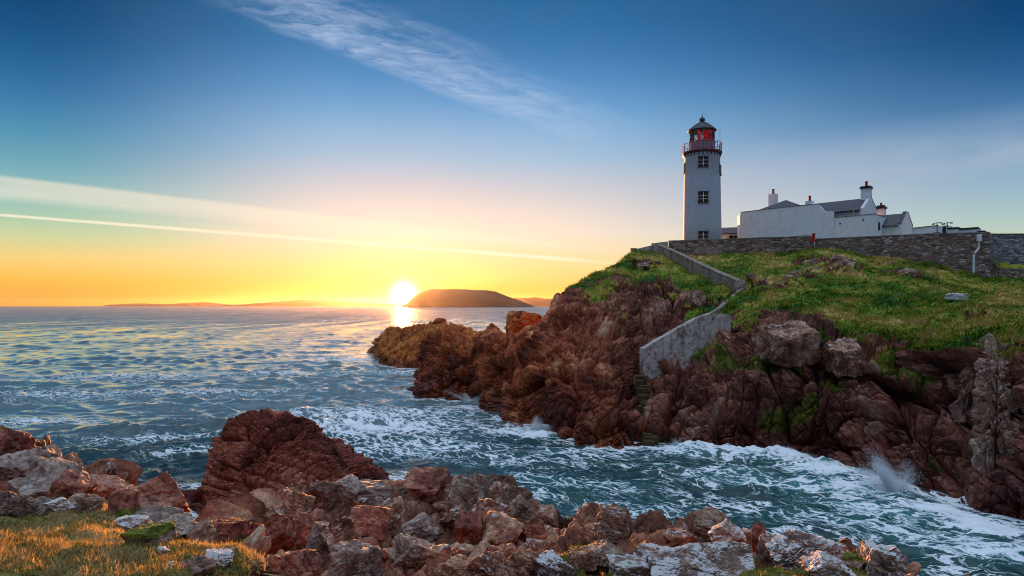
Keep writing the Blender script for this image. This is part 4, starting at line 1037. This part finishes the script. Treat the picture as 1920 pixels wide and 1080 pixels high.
bm = bmesh.new(); q = at(1350, 0, 117)-np.array([LX, LY, 0]); add_tube(bm, [(q[0], q[1]+.0, zg+.1), (q[0], q[1], zt(262)-Z0)], .05, 6); add_tube(bm, [(q[0], q[1], zt(262)-Z0), (q[0], q[1], zt(235)-Z0)], .035, 6); add_tube(bm, [(q[0], q[1], zg+.1), (3.2*q[0]/np.hypot(*q[:2]), 3.2*q[1]/np.hypot(*q[:2]), zg+.1)], .05, 5)
bm_obj('aerial', bm, M_iron, lh)

# ------------------------------------------------------------------ houses: all on one axis, frame (s along, w away, z)
F0 = np.array([47.6, 110.3]); AX = np.array([.69, -.724]); AX /= np.linalg.norm(AX); BX = np.array([-AX[1], AX[0]])
RZ = math.atan2(AX[1], AX[0]); MR = Matrix.Rotation(RZ, 3, 'Z')
def hp(s, w, z): q = F0+AX*s+BX*w; return Vector((q[0], q[1], z))
def house_empty(name, s, w, z, label, cat): return empty(name, hp(s, w, z), label, cat)
def part(name, bm, mat, par, bevel=0.0):
    bmesh.ops.translate(bm, verts=bm.verts, vec=-par_world(par)); return bm_obj(name, bm, mat, par, bevel)
def par_world(p):
    v = Vector(p.location)
    while p.parent: p = p.parent; v += Vector(p.location)
    return v
def hbox(bm, s0, s1, w0, w1, z0, z1):
    add_prism(bm, [hp(s0, w0, z0), hp(s1, w0, z0), hp(s1, w1, z0), hp(s0, w1, z0)], [hp(s0, w0, z1), hp(s1, w0, z1), hp(s1, w1, z1), hp(s0, w1, z1)])
def slab_roof(bm, quads, th=.12):
    for q in quads:
        n = (q[1]-q[0]).cross(q[2]-q[0]).normalized()
        if n.z < 0: n = -n
        add_prism(bm, [v+n*.01 for v in q], [v+n*th for v in q])
def chimney(par, s, w, z0, z1, size, pots, cap=True):
    bm = bmesh.new(); h = size/2
    hbox(bm, s-h, s+h, w-h*.8, w+h*.8, z0, z1); c = part('chimney', bm, M_white, par)
    if cap:
        bm = bmesh.new(); hbox(bm, s-h-.12, s+h+.12, w-h*.8-.12, w+h*.8+.12, z1-.28, z1-.02); hbox(bm, s-h-.04, s+h+.04, w-h*.8-.04, w+h*.8+.04, z1-.02, z1+.12); part('chimney_cap', bm, M_darktrim, c)
    for ds in pots:
        bm = bmesh.new(); q = hp(s+ds, w, z1); add_lathe(bm, [(.26, 0), (.24, .1), (.19, .5), (.19, .72), (.25, .78), (.25, .9)], 14); bmesh.ops.translate(bm, verts=bm.verts, vec=q); part('chimney_pot', bm, M_pot, c)
    return c
GZ = 16.8
# tall yard wall with a swept right shoulder
yw = house_empty('yard_wall', -10.4, 0, GZ, 'high white wall with curved right shoulder between lighthouse and dwelling', 'wall')
bm = bmesh.new()
tops = [(-10.4, 26.45), (-6, 26.5), (0, 26.5), (2.2, 26.5), (2.9, 26.35), (3.4, 26.0), (3.8, 25.4), (4.1, 25.15), (5.0, 25.15)]
for (s0, za), (s1, zb) in zip(tops, tops[1:]):
    add_prism(bm, [hp(s0, 0, GZ), hp(s1, 0, GZ), hp(s1, .5, GZ), hp(s0, .5, GZ)], [hp(s0, 0, za), hp(s1, 0, zb), hp(s1, .5, zb), hp(s0, .5, za)])
bmesh.ops.remove_doubles(bm, verts=bm.verts, dist=.001)
part('wall', bm, M_white, yw)
bm = bmesh.new()
for (s0, za), (s1, zb) in zip(tops[:4], tops[1:4]):
    add_prism(bm, [hp(s0, -.06, za+.004), hp(s1, -.06, zb+.004), hp(s1, .56, zb+.004), hp(s0, .56, za+.004)], [hp(s0, -.06, za+.1), hp(s1, -.06, zb+.1), hp(s1, .56, zb+.1), hp(s0, .56, za+.1)])
part('coping', bm, M_conc, yw)
bm = bmesh.new(); e0 = hp(-10.42, 0, 0); ex = Vector((-.14, -.01, 0)); ey = Vector((.24, 2.2, 0))
add_prism(bm, [e0+Vector((0,0,GZ)), e0+ey*.9+Vector((0,0,GZ)), e0+ey*.9+ex+Vector((0,0,GZ)), e0+ex+Vector((0,0,GZ))], [e0+Vector((0,0,26.2)), e0+ey*.9+Vector((0,0,26.2)), e0+ey*.9+ex+Vector((0,0,26.0)), e0+ex+Vector((0,0,26.0))])
part('end_pier', bm, M_white, yw)
# hipped dwelling behind it
hd = house_empty('keeper_dwelling', -9, 1, GZ, 'white dwelling with hipped slate roof showing behind the high yard wall', 'house')
bm = bmesh.new(); hbox(bm, -9.2, -.3, 1.2, 8.2, GZ, 26.2); part('wall', bm, M_white, hd)
bm = bmesh.new(); ap = hp(-4.4, 4.7, 28.5); cs = [hp(-9.7, .75, 26.15), hp(.2, .75, 26.15), hp(.2, 8.6, 26.15), hp(-9.7, 8.6, 26.15)]
vs = [bm.verts.new(c) for c in cs]+[bm.verts.new(ap)]
for i in range(4): bm.faces.new((vs[i], vs[(i+1) % 4], vs[4]))
bm.faces.new(vs[3::-1]); part('roof', bm, M_slate, hd)
chimney(hd, -7.3, 6.0, 26.5, 30.0, 1.3, [0], cap=False)
chimney(hd, 0.0, 4.0, 25.5, 27.7, 1.15, [0], cap=False)
# long gabled house
lg = house_empty('long_house', 1, .8, GZ, 'long white house with dark slate roof and tall chimney on its right gable', 'house')
S1, S2, W1, W2, ZE, ZR = .9, 9.65, .8, 6.8, 25.1, 27.05; WM = (W1+W2)/2
bm = bmesh.new(); hbox(bm, S1, S2-.5, W1+.1, W2-.1, GZ, ZE); part('wall', bm, M_white, lg)
for s0, s1 in ((S2-.5, S2), (S1-.4, S1)):
    bm = bmesh.new(); P5 = lambda s: [hp(s, W1-.1, GZ), hp(s, W2+.1, GZ), hp(s, W2+.1, ZE+.15), hp(s, WM, ZR+.28), hp(s, W1-.1, ZE+.15)]
    add_prism(bm, P5(s0), P5(s1)); part('gable', bm, M_white, lg)
bm = bmesh.new(); slab_roof(bm, [[hp(S1, W1-.35, ZE-.22), hp(S2-.5, W1-.35, ZE-.22), hp(S2-.5, WM, ZR), hp(S1, WM, ZR)], [hp(S1, W2+.35, ZE-.22), hp(S2-.5, W2+.35, ZE-.22), hp(S2-.5, WM, ZR), hp(S1, WM, ZR)]]); part('roof', bm, M_slate, lg)
bm = bmesh.new(); hbox(bm, S1+.1, S2-.7, W1-.47, W1-.36, ZE-.34, ZE-.22); part('gutter', bm, M_darktrim, lg)
bm = bmesh.new(); q = hp(8.3, W1-.5, 0); add_tube(bm, [q+Vector((0,0,ZE+.2)), q+Vector((0,0,23.2))], .06, 6); part('vent_pipe', bm, M_yellow, lg)
bm = bmesh.new(); slab_roof(bm, [[hp(S2-.46, WM, ZR+.29), hp(S2+.05, WM, ZR+.29), hp(S2+.05, W2+.15, ZE+.13), hp(S2-.46, W2+.15, ZE+.13)]], .08); part('verge', bm, M_darktrim, lg)
chimney(lg, 9.0, WM, 26.3, 28.9, 1.35, [0])
# lower front block of the long house
fb = house_empty('front_block', 5, 0, GZ, 'low white flat-topped block in front of the long house', 'outbuilding')
bm = bmesh.new(); hbox(bm, 5.0, 11.4, .02, .6, GZ, 24.0); hbox(bm, 10.9, 11.42, .6, 5.2, GZ, 23.97); hbox(bm, 4.98, 5.5, -.12, .0, GZ, 25.0); part('wall', bm, M_white, fb)
bm = bmesh.new(); hbox(bm, 5.5, 11.46, -.05, .65, 24.004, 24.08); hbox(bm, 10.85, 11.47, .66, 5.25, 23.98, 24.06); part('coping', bm, M_conc, fb)
for w in (2.0,):
    bm = bmesh.new(); hbox(bm, 11.424, 11.48, w-.4, w+.4, 21.7, 22.9); fw = part('window', bm, M_winframe, fb)
    bm = bmesh.new(); hbox(bm, 11.484, 11.50, w-.3, w+.3, 21.8, 22.8); part('pane', bm, M_pane, fw)
bm = bmesh.new(); q = hp(11.6, 4.9, 0); add_tube(bm, [q+Vector((0,0,23.6)), q+Vector((0,0,18))], .09, 6); part('downpipe', bm, M_darktrim, fb)
for s, z in ((6.4, 23.0), (9.8, 23.3)):
    bm = bmesh.new(); hbox(bm, s-.13, s+.13, -.05, .018, z-.1, z+.1); part('wall_vent', bm, M_darktrim, fb)
# rear chimney block
rc = empty('rear_chimney_house', tuple(at(1652, 0, 109)[:2])+(GZ,), 'white chimney block with dark cap rising between the two gabled houses', 'outbuilding')
bm = bmesh.new(); c = at(1652, 0, 109); add_box(bm, (c[0], c[1], (GZ+25.8)/2), (1.2, 1.0, 25.8-GZ), MR); part('chimney', bm, M_white, rc)
bm = bmesh.new(); add_box(bm, (c[0], c[1], 25.95), (1.5, 1.3, .28), MR); add_box(bm, (c[0], c[1], 26.22), (1.1, .9, .26), MR); part('chimney_cap', bm, M_darktrim, rc)
bm = bmesh.new(); add_lathe(bm, [(.2, 26.35), (.17, 26.7), (.22, 26.8)], 12); bmesh.ops.translate(bm, verts=bm.verts, vec=(c[0], c[1], 0)); part('chimney_pot', bm, M_pot, rc)
# small gabled house
sg_ = at(1701, 0, 104.5)
SO = np.array(sg_[:2])
def h2(s, w, z): q = SO+AX*s+BX*w; return Vector((q[0], q[1], z))
sh = empty('small_house', (SO[0], SO[1], 15.5), 'small white gabled house with green downpipe right of the long house', 'house')
ZE2, ZR2, HW, LEN = 22.5, 24.4, 2.7, 5.4
bm = bmesh.new(); add_prism(bm, [h2(-LEN, -HW, 15.5), h2(-.45, -HW, 15.5), h2(-.45, HW, 15.5), h2(-LEN, HW, 15.5)], [h2(-LEN, -HW, ZE2), h2(-.45, -HW, ZE2), h2(-.45, HW, ZE2), h2(-LEN, HW, ZE2)]); part('wall', bm, M_white, sh)
for s0, s1 in ((-.45, 0), (-LEN-.4, -LEN)):
    bm = bmesh.new(); P5 = lambda s: [h2(s, -HW-.1, 15.5), h2(s, HW+.1, 15.5), h2(s, HW+.1, ZE2+.1), h2(s, .35, ZR2+.3), h2(s, -.35, ZR2+.3), h2(s, -HW-.1, ZE2+.1)]
    add_prism(bm, P5(s0), P5(s1)); part('gable', bm, M_white, sh)
bm = bmesh.new(); slab_roof(bm, [[h2(-LEN, k*(HW+.3), ZE2-.2), h2(-.46, k*(HW+.3), ZE2-.2), h2(-.46, 0, ZR2), h2(-LEN, 0, ZR2)] for k in (-1, 1)]); part('roof', bm, M_slate, sh)
bm = bmesh.new(); slab_roof(bm, [[h2(-.48, k*.36, ZR2+.3), h2(.05, k*.36, ZR2+.3), h2(.05, k*(HW+.2), ZE2+.1), h2(-.48, k*(HW+.2), ZE2+.1)] for k in (-1, 1)], .08); part('verge', bm, M_darktrim, sh)
bm = bmesh.new(); q = h2(-LEN+.3, -HW-.2, 0); add_tube(bm, [q+Vector((0,0,ZE2-.2)), q+Vector((0,0,16))], .12, 6); part('downpipe', bm, M_green, sh)
bm = bmesh.new(); q = h2(-1.2, -HW-.5, 0); add_tube(bm, [q+Vector((0,0,ZE2+.4)), q+Vector((0,0,20.5))], .06, 6); part('vent_pipe', bm, M_yellow, sh)
# link building between tower and yard wall
lk = empty('link_building', tuple(at(1362, 0, 121)[:2])+(GZ,), 'low white building with slate roof between lighthouse and high wall', 'outbuilding')
def lkp(px, Y, z): q = at(px, 0, Y); return Vector((q[0], q[1], z))
zz = lambda py, Y: HC+(HY-py)/F*Y
bm = bmesh.new(); add_prism(bm, [lkp(1332, 121, GZ), lkp(1392, 120, GZ), lkp(1396, 125, GZ), lkp(1336, 126, GZ)], [lkp(1332, 121, zz(440,121)), lkp(1392, 120, zz(438,120)), lkp(1396, 125, zz(438,120)), lkp(1336, 126, zz(440,121))]); part('wall', bm, M_white, lk)
bm = bmesh.new(); slab_roof(bm, [[lkp(1334, 120.6, zz(440,120.6)), lkp(1392, 119.6, zz(437.5,119.6)), lkp(1393, 123, zz(427,123)), lkp(1346, 123.6, zz(428.5,123.6))]], .14); slab_roof(bm, [[lkp(1334, 127, zz(440,121)), lkp(1396, 126, zz(438,120)), lkp(1393, 123, zz(427,123)), lkp(1346, 123.6, zz(428.5,123.6))]], .14); part('roof', bm, M_slate, lk)
for px in (1371, 1380):
    bm = bmesh.new(); c = at(px, 446.5, 120.15); add_box(bm, c, (.75, .1, .9)); fw = part('window', bm, M_winframe, lk)
    bm = bmesh.new(); c = at(px, 446.5, 120.09); add_box(bm, c, (.55, .03, .7)); part('pane', bm, M_pane, fw)
# low white sheds behind the right part of the wall
def wallbox(bm, p0, p1, th, z0, z1):
    a, b = Vector((*p0, 0)), Vector((*p1, 0)); n = Vector((-(b-a).y, (b-a).x, 0)).normalized()*th
    add_prism(bm, [q+Vector((0,0,z0)) for q in (a, b, b+n, a+n)], [q+Vector((0,0,z1)) for q in (a, b, b+n, a+n)])
XY = lambda px, Y: tuple(at(px, 0, Y)[:2])
pw = empty('garden_wall', (*XY(1735, 99), 15), 'long low white wall right of the small gabled house', 'wall')
bm = bmesh.new(); wallbox(bm, XY(1709,103.5), XY(1756,100), .4, 15, zz(426,102)); part('wall', bm, M_white, pw)
bm = bmesh.new(); wallbox(bm, XY(1708.5,103.4), XY(1756.5,99.9), .5, zz(426,102)+.004, zz(426,102)+.08); part('coping', bm, M_conc, pw)
hut = empty('equipment_hut', (*XY(1767, 97), 15), 'small white hut with dark doorway between the two lamp masts', 'hut')
bm = bmesh.new(); wallbox(bm, XY(1757,98), XY(1774,97), 2.0, 15, zz(424,98)); part('wall', bm, M_white, hut)
bm = bmesh.new(); wallbox(bm, XY(1767,97.38), XY(1773.5,96.97), .05, 18, zz(426,98)); part('door', bm, M_darktrim, hut)
for px, lab, Y in ((1757, 'left one of the two thin lamp masts with cross-arms behind the wall', 95), (1776, 'right one of the two thin lamp masts with cross-arms behind the wall', 94)):
    mm_ = empty('lamp_mast', (*XY(px, Y), 15.5), lab, 'mast', 'lamp masts behind the wall'); z9 = zz(417.5, Y)-15.5
    bm = bmesh.new(); add_tube(bm, [(0,0,0), (0,0,z9)], .07, 6); add_tube(bm, [(-.5,0,z9-1.4), (.5,0,z9-1.4)], .04, 5); bm_obj('mast', bm, M_iron, mm_)
    bm = bmesh.new(); add_tube(bm, [(-.55,0,z9-.15), (0,0,z9), (.7,0,z9)], .045, 5); add_tube(bm, [(-.4,0,z9-.8), (0,0,z9-.3), (.4,0,z9-.8)], .035, 5); bm_obj('cross_arm', bm, M_iron, mm_)
    for sx in (-.55, .6):
        bm = bmesh.new(); add_box(bm, (sx, 0, z9-.05 if sx > 0 else z9-.22), (.34, .25, .13)); bm_obj('lamp_head', bm, M_iron, mm_, .02)
for k, (pa, pb, Y0, Y1, py0, lab) in enumerate([(1776, 1797, 93, 92, 430, 'short low white shed with dark flat roof right of the lamp masts'), (1798, 1834, 91.5, 90, 431, 'longest low white shed with dark flat roof behind the wall'), (1833, 1846, 89.4, 88.8, 436, 'rounded low white shed at the wall corner, furthest right')]):
    s_ = empty('low_shed', (*XY((pa+pb)/2, Y0), 15.5), lab, 'shed'); zt_ = zz(py0, Y0)
    bm = bmesh.new(); wallbox(bm, XY(pa, Y0), XY(pb, Y1), 2.5, 15.5, zt_); part('wall', bm, M_white, s_)
    bm = bmesh.new(); wallbox(bm, XY(pa-1, Y0-.15), XY(pb+1, Y1-.15), 2.8, zt_+.004, zt_+.22); part('roof', bm, M_darktrim, s_, .05)

# ------------------------------------------------------------------ stone walls
def run_wall(name, pts, th, mat, label, cat='wall', capmat=None, caph=.12, wob=.05):
    """pts: (x, y, ztop, zbottom) along the wall; dense sheet with irregular stones"""
    P_ = []
    for (a, b) in zip(pts, pts[1:]):
        L = math.hypot(b[0]-a[0], b[1]-a[1]); n = max(2, int(L/.35))
        for k in range(n): P_.append([a[i]+(b[i]-a[i])*k/n for i in range(4)])
    P_.append(list(pts[-1])); P_ = np.array(P_)
    T = np.gradient(P_[:, :2], axis=0); T /= np.linalg.norm(T, axis=1)[:, None]; Nn = np.stack([T[:, 1], -T[:, 0]], 1)
    if Nn[:, 1].mean() > 0: Nn = -Nn
    m = 16; n = len(P_); loop = []
    for j in range(m): f = j/(m-1); loop.append((0.5*th, f))
    loop2 = [(-0.5*th, 1.0), (-0.5*th, 0.0)]
    rows = []
    for off, f in loop+loop2:
        z = P_[:, 3]+(P_[:, 2]-P_[:, 3])*f
        rows.append(np.stack([P_[:, 0]+Nn[:, 0]*off, P_[:, 1]+Nn[:, 1]*off, z], 1))
    G = np.array(rows); q = G.reshape(-1, 3)
    f1, f2, i, v = worley(q*np.array([1.6, 1.6, 3.2]))
    d = wob*(_H[i][:, 3]-.4)+wob*.8*fbm(q*1.2, 3); msk = np.ones(G.shape[:2]); msk[-2:] = 0
    G[:, :, :2] += (Nn[None]*(d.reshape(G.shape[:2])*msk)[..., None])
    G[m-1:m+1, :, 2] += (wob*1.2*fbm(q*1.5+4, 3)).reshape(G.shape[:2])[m-1:m+1]
    V = G.reshape(-1, 3); Q = grid_quads(len(rows), n)
    ends = []
    me = np_mesh(name, V, Q)
    bm = bmesh.new(); bm.from_mesh(me); bm.verts.ensure_lookup_table()
    for c in (0, n-1):
        bm.faces.new([bm.verts[r*n+c] for r in range(len(rows))])
    bmesh.ops.recalc_face_normals(bm, faces=bm.faces); bm.to_mesh(me); bm.free()
    o = link_mesh(name, me, mat); tag(o, label, cat)
    if capmat:
        rws = []
        for off, dz in ((.5*th+.05, 0.0), (.5*th+.05, caph), (-.5*th-.05, caph), (-.5*th-.05, 0.0)):
            rws.append(np.stack([P_[:, 0]+Nn[:, 0]*off, P_[:, 1]+Nn[:, 1]*off, P_[:, 2]+dz+.01+.02*fbm(np.stack([P_[:, 0], P_[:, 1], P_[:, 2]], 1)*1.3, 2)], 1))
        link_mesh('coping', np_mesh('coping', np.array(rws).reshape(-1, 3), grid_quads(4, n)), capmat, o)
    return o
def wp(px, py, Y, pyb=None, zb=None):
    a = at(px, py, Y); return (a[0], a[1], a[2], (at(px, pyb, Y)[2] if pyb else zb))
run_wall('stone_wall', [wp(1254,453,104.5,500), wp(1340,450,102,500), wp(1430,447,99.3,500), wp(1526,444.5,96.6,500)], .6, M_wall, 'left stretch of the brown rubble wall, below the lighthouse', capmat=M_conc)
mw = run_wall('stone_wall', [wp(1529,449.5,96.2,500), wp(1640,444.5,92.2,520), wp(1740,440,89.6,530), wp(1856,437,86.7,560)], .7, M_wall, 'long high rubble wall right of the red post, with a white downpipe', capmat=M_conc)
bm = bmesh.new()
a = lambda px, py: Vector(at(px, py, 86.6))
add_tube(bm, [a(1836,452), a(1835,466), a(1828,474), a(1826,480), a(1825,524)], .13, 10); bm_obj('downpipe', bm, M_pipe, mw)
bm = bmesh.new(); add_box(bm, at(1836,446,86.6), (.5,.35,.9)); bm_obj('rainwater_head', bm, M_pipe, mw, .03)
run_wall('stone_wall', [wp(1857,440,91.5,540), wp(1930,440,90.5,545), wp(2060,441,89,550), wp(2200,442,88,560)], .6, M_wall2, 'grey rubble wall at the right edge, set behind a grass strip', capmat=M_conc)
run_wall('buttress_wall', [wp(1855,470,87.2,545), wp(1864,488,86.9,545), wp(1872,504,86.6,545)], .8, M_wall, 'sloping stub of rubble wall stepping down to the low wall', wob=.04)
run_wall('low_stone_wall', [wp(1872,505,86.4,545), wp(1930,507,85.4,550), wp(2050,511,84.4,560), wp(2200,516,83,570)], .6, M_wall, 'knee-high rubble wall at the right edge in front of the grass strip', capmat=M_wall)
# whitewashed low walls at the left end
run_wall('parapet_wall', [wp(1222,456.5,105.6,490), wp(1252,453,104.7,490)], .5, M_wash, 'pale whitewashed end of the wall at the top of the stair', wob=.02)
run_wall('low_parapet', [wp(1194,467,107,500), wp(1221,460.5,105.8,500)], .45, M_wash, 'lower stepped parapet at the left end of the wall', wob=.02)
bm = bmesh.new(); c = at(1187.5, 467, 107.3); add_box(bm, (c[0], c[1], c[2]-1.2), (.85, .6, 2.4)); add_box(bm, (c[0], c[1], c[2]+.06), (1.0, .75, .12))
tag(bm_obj('stone_pier', bm, M_conc), 'small square stone pier ending the wall at the skyline', 'pier')
# red post and rail
bm = bmesh.new(); c = at(1525.5, 443.5, 95.6); add_box(bm, (c[0], c[1], c[2]-.25), (.34,.34,1.15)); add_box(bm, (c[0], c[1], c[2]+.38), (.42,.42,.1))
rp = bm_obj('red_post', bm, M_redpaint); tag(rp, 'short red post at the step of the stone wall, holding a rail', 'post')
bm = bmesh.new(); add_tube(bm, [at(1524,440.5,95.7), at(1490,443.2,97)], .035, 6); bm_obj('rail', bm, M_iron, rp)
# stair walls
run_wall('stair_wall', [wp(1236,460,103,488), wp(1270,474,97,505), wp(1305,491,90,523), wp(1345,510,83,545), wp(1386,527,76.5,565)], .7, M_conc, 'grey concrete wall slanting down the headland beside the stair', capmat=M_conc, wob=.04)
bm = bmesh.new(); c = at(1387,527,76.3); add_box(bm, (c[0]+.1, c[1]+.3, c[2]-1.2), (.9, .9, 2.6)); tag(bm_obj('stair_pier', bm, M_wash, None, .04), 'square concrete pier at the lower end of the slanting stair wall', 'pier')
run_wall('path_kerb', [wp(1398,536,77,562), wp(1375,553,73.6,580), wp(1345,579,68.6,600), wp(1318,594,66,615)], .4, M_conc, 'left kerb wall of the narrow path below the stair wall', wob=.03)
run_wall('path_kerb', [wp(1425,540,77,575), wp(1404,552,73.8,585), wp(1378,574,69.6,605), wp(1362,590,67.4,625)], .5, M_conc, 'right kerb wall of the narrow path, ending in a stone block', wob=.04)
run_wall('ramp_wall', [wp(1203,653,57.0,715), wp(1250,626,57.8,705), wp(1300,598,58.8,690), wp(1330,587,59.4,685), wp(1366,590,60.0,685)], .7, M_wash, 'worn whitewashed ramp wall on the cliff above the green steps', wob=.05)
# green steps in the gully
st = empty('rock_steps', tuple(at(1212, 830, 47.5)), 'narrow green mossy steps cut down the gully to the water', 'steps')
M_step = worn_mat('mossy_step', (.060,.070,.014), (.075,.040,.024), (.04,.016,.012), 1.0)
for k in range(16):
    t = k/15+.02*math.sin(k*2.7); py = 828-t*122; px = 1218-t*12+3*math.sin(k*.8); Y = 47.2+t*5.6
    c = at(px, py, Y); bm = bmesh.new(); add_box(bm, (c[0]+.14*math.sin(k*2.1), c[1]+.45, c[2]-.35), (.75+.25*math.sin(k*1.7), .75, .7)); part('step', bm, M_step, st, .04)

# ------------------------------------------------------------------ spray thrown up against the cliff
def spray_mat():
    m, nt, b = new_mat('spray'); b.inputs['Base Color'].default_value = (.85,.90,.93,1); b.inputs['Roughness'].default_value = .6
    b.inputs['Subsurface Weight'].default_value = 0.0; return m
M_spray = spray_mat()
def spray(name, px, py, rise, spread, n, lean, label, dY=0.0, seed=1):
    """a burst of water drops, each a small closed drop, thrown along arcs"""
    r = np.random.default_rng(seed); c = sea_at(px, py); c[1] += dY
    jet = np.minimum((r.random(n)**1.6*14).astype(int), 13); ja = r.normal(0, 1, 14); jh = r.uniform(.25, 1.0, 14)**1.2
    t = r.random(n)**1.15
    h = t*rise*jh[jet]
    X = (ja[jet]*.62*spread*(.15+1.0*t)+r.normal(0, .05, n)*spread*(.6+1.6*t))+lean*t*(.4+.6*t)
    Y = r.normal(0, .22, n)*spread*(.5+t)
    Z = h+r.normal(0, .05, n)*rise-.15
    s = r.uniform(.004, .012, n)*(1.3-.7*t)*(1+1.2*(r.random(n) < .02))
    st = r.uniform(1.5, 6.0, n)
    B_ = np.array([[.9,0,-.4],[-.5,.8,-.4],[-.5,-.8,-.4],[0,0,1]], float)
    Fc = np.array([[0,2,1],[0,1,3],[1,2,3],[2,0,3]])
    dx = ja[jet]*.35; 
    V = B_[None]*s[:, None, None]
    V[:, :, 2] *= st[:, None]; V[:, :, 0] += V[:, :, 2]*dx[:, None]
    V = V+np.stack([X, Y, Z], 1)[:, None]+c
    Q = (Fc[None]+4*np.arange(n)[:, None, None]).reshape(-1, 3)
    o = link_mesh(name, np_mesh(name, V.reshape(-1, 3), Q, None, True), M_spray); tag(o, kind='stuff'); return o
spray('wave_spray', 1683, 935, 2.7, 1.25, 46000, -.7, '', 0.4, 3)
spray('wave_spray', 1480, 862, 0.9, 1.3, 26000, .3, '', 0.2, 4)
spray('wave_spray', 1005, 812, 1.5, 1.3, 26000, .4, '', 0.2, 5)
spray('wave_spray', 1610, 905, 0.8, 1.2, 26000, .2, '', 0.2, 6)
spray('wave_spray', 890, 752, 1.3, 1.8, 26000, .3, '', 0.2, 7)
spray('wave_spray', 1285, 838, 0.7, 1.4, 26000, .3, '', 0.2, 8)

# ------------------------------------------------------------------ haze over the sea
HAZE = 7.0e-6
if HAZE:
    bm = bmesh.new(); add_box(bm, (0, 6800, 60), (26000, 15000, 128))
    hz = bm_obj('haze', bm, None); m = bpy.data.materials.new('haze'); m.use_nodes = True; nt = m.node_tree; nt.nodes.clear()
    v = node(nt, 'VolumePrincipled', {'Color': (1.0,.88,.74,1), 'Density': HAZE, 'Anisotropy': 0.82}); o = node(nt, 'OutputMaterial'); nt.links.new(v.outputs[0], o.inputs['Volume'])
    hz.data.materials.append(m); tag(hz, kind='stuff')
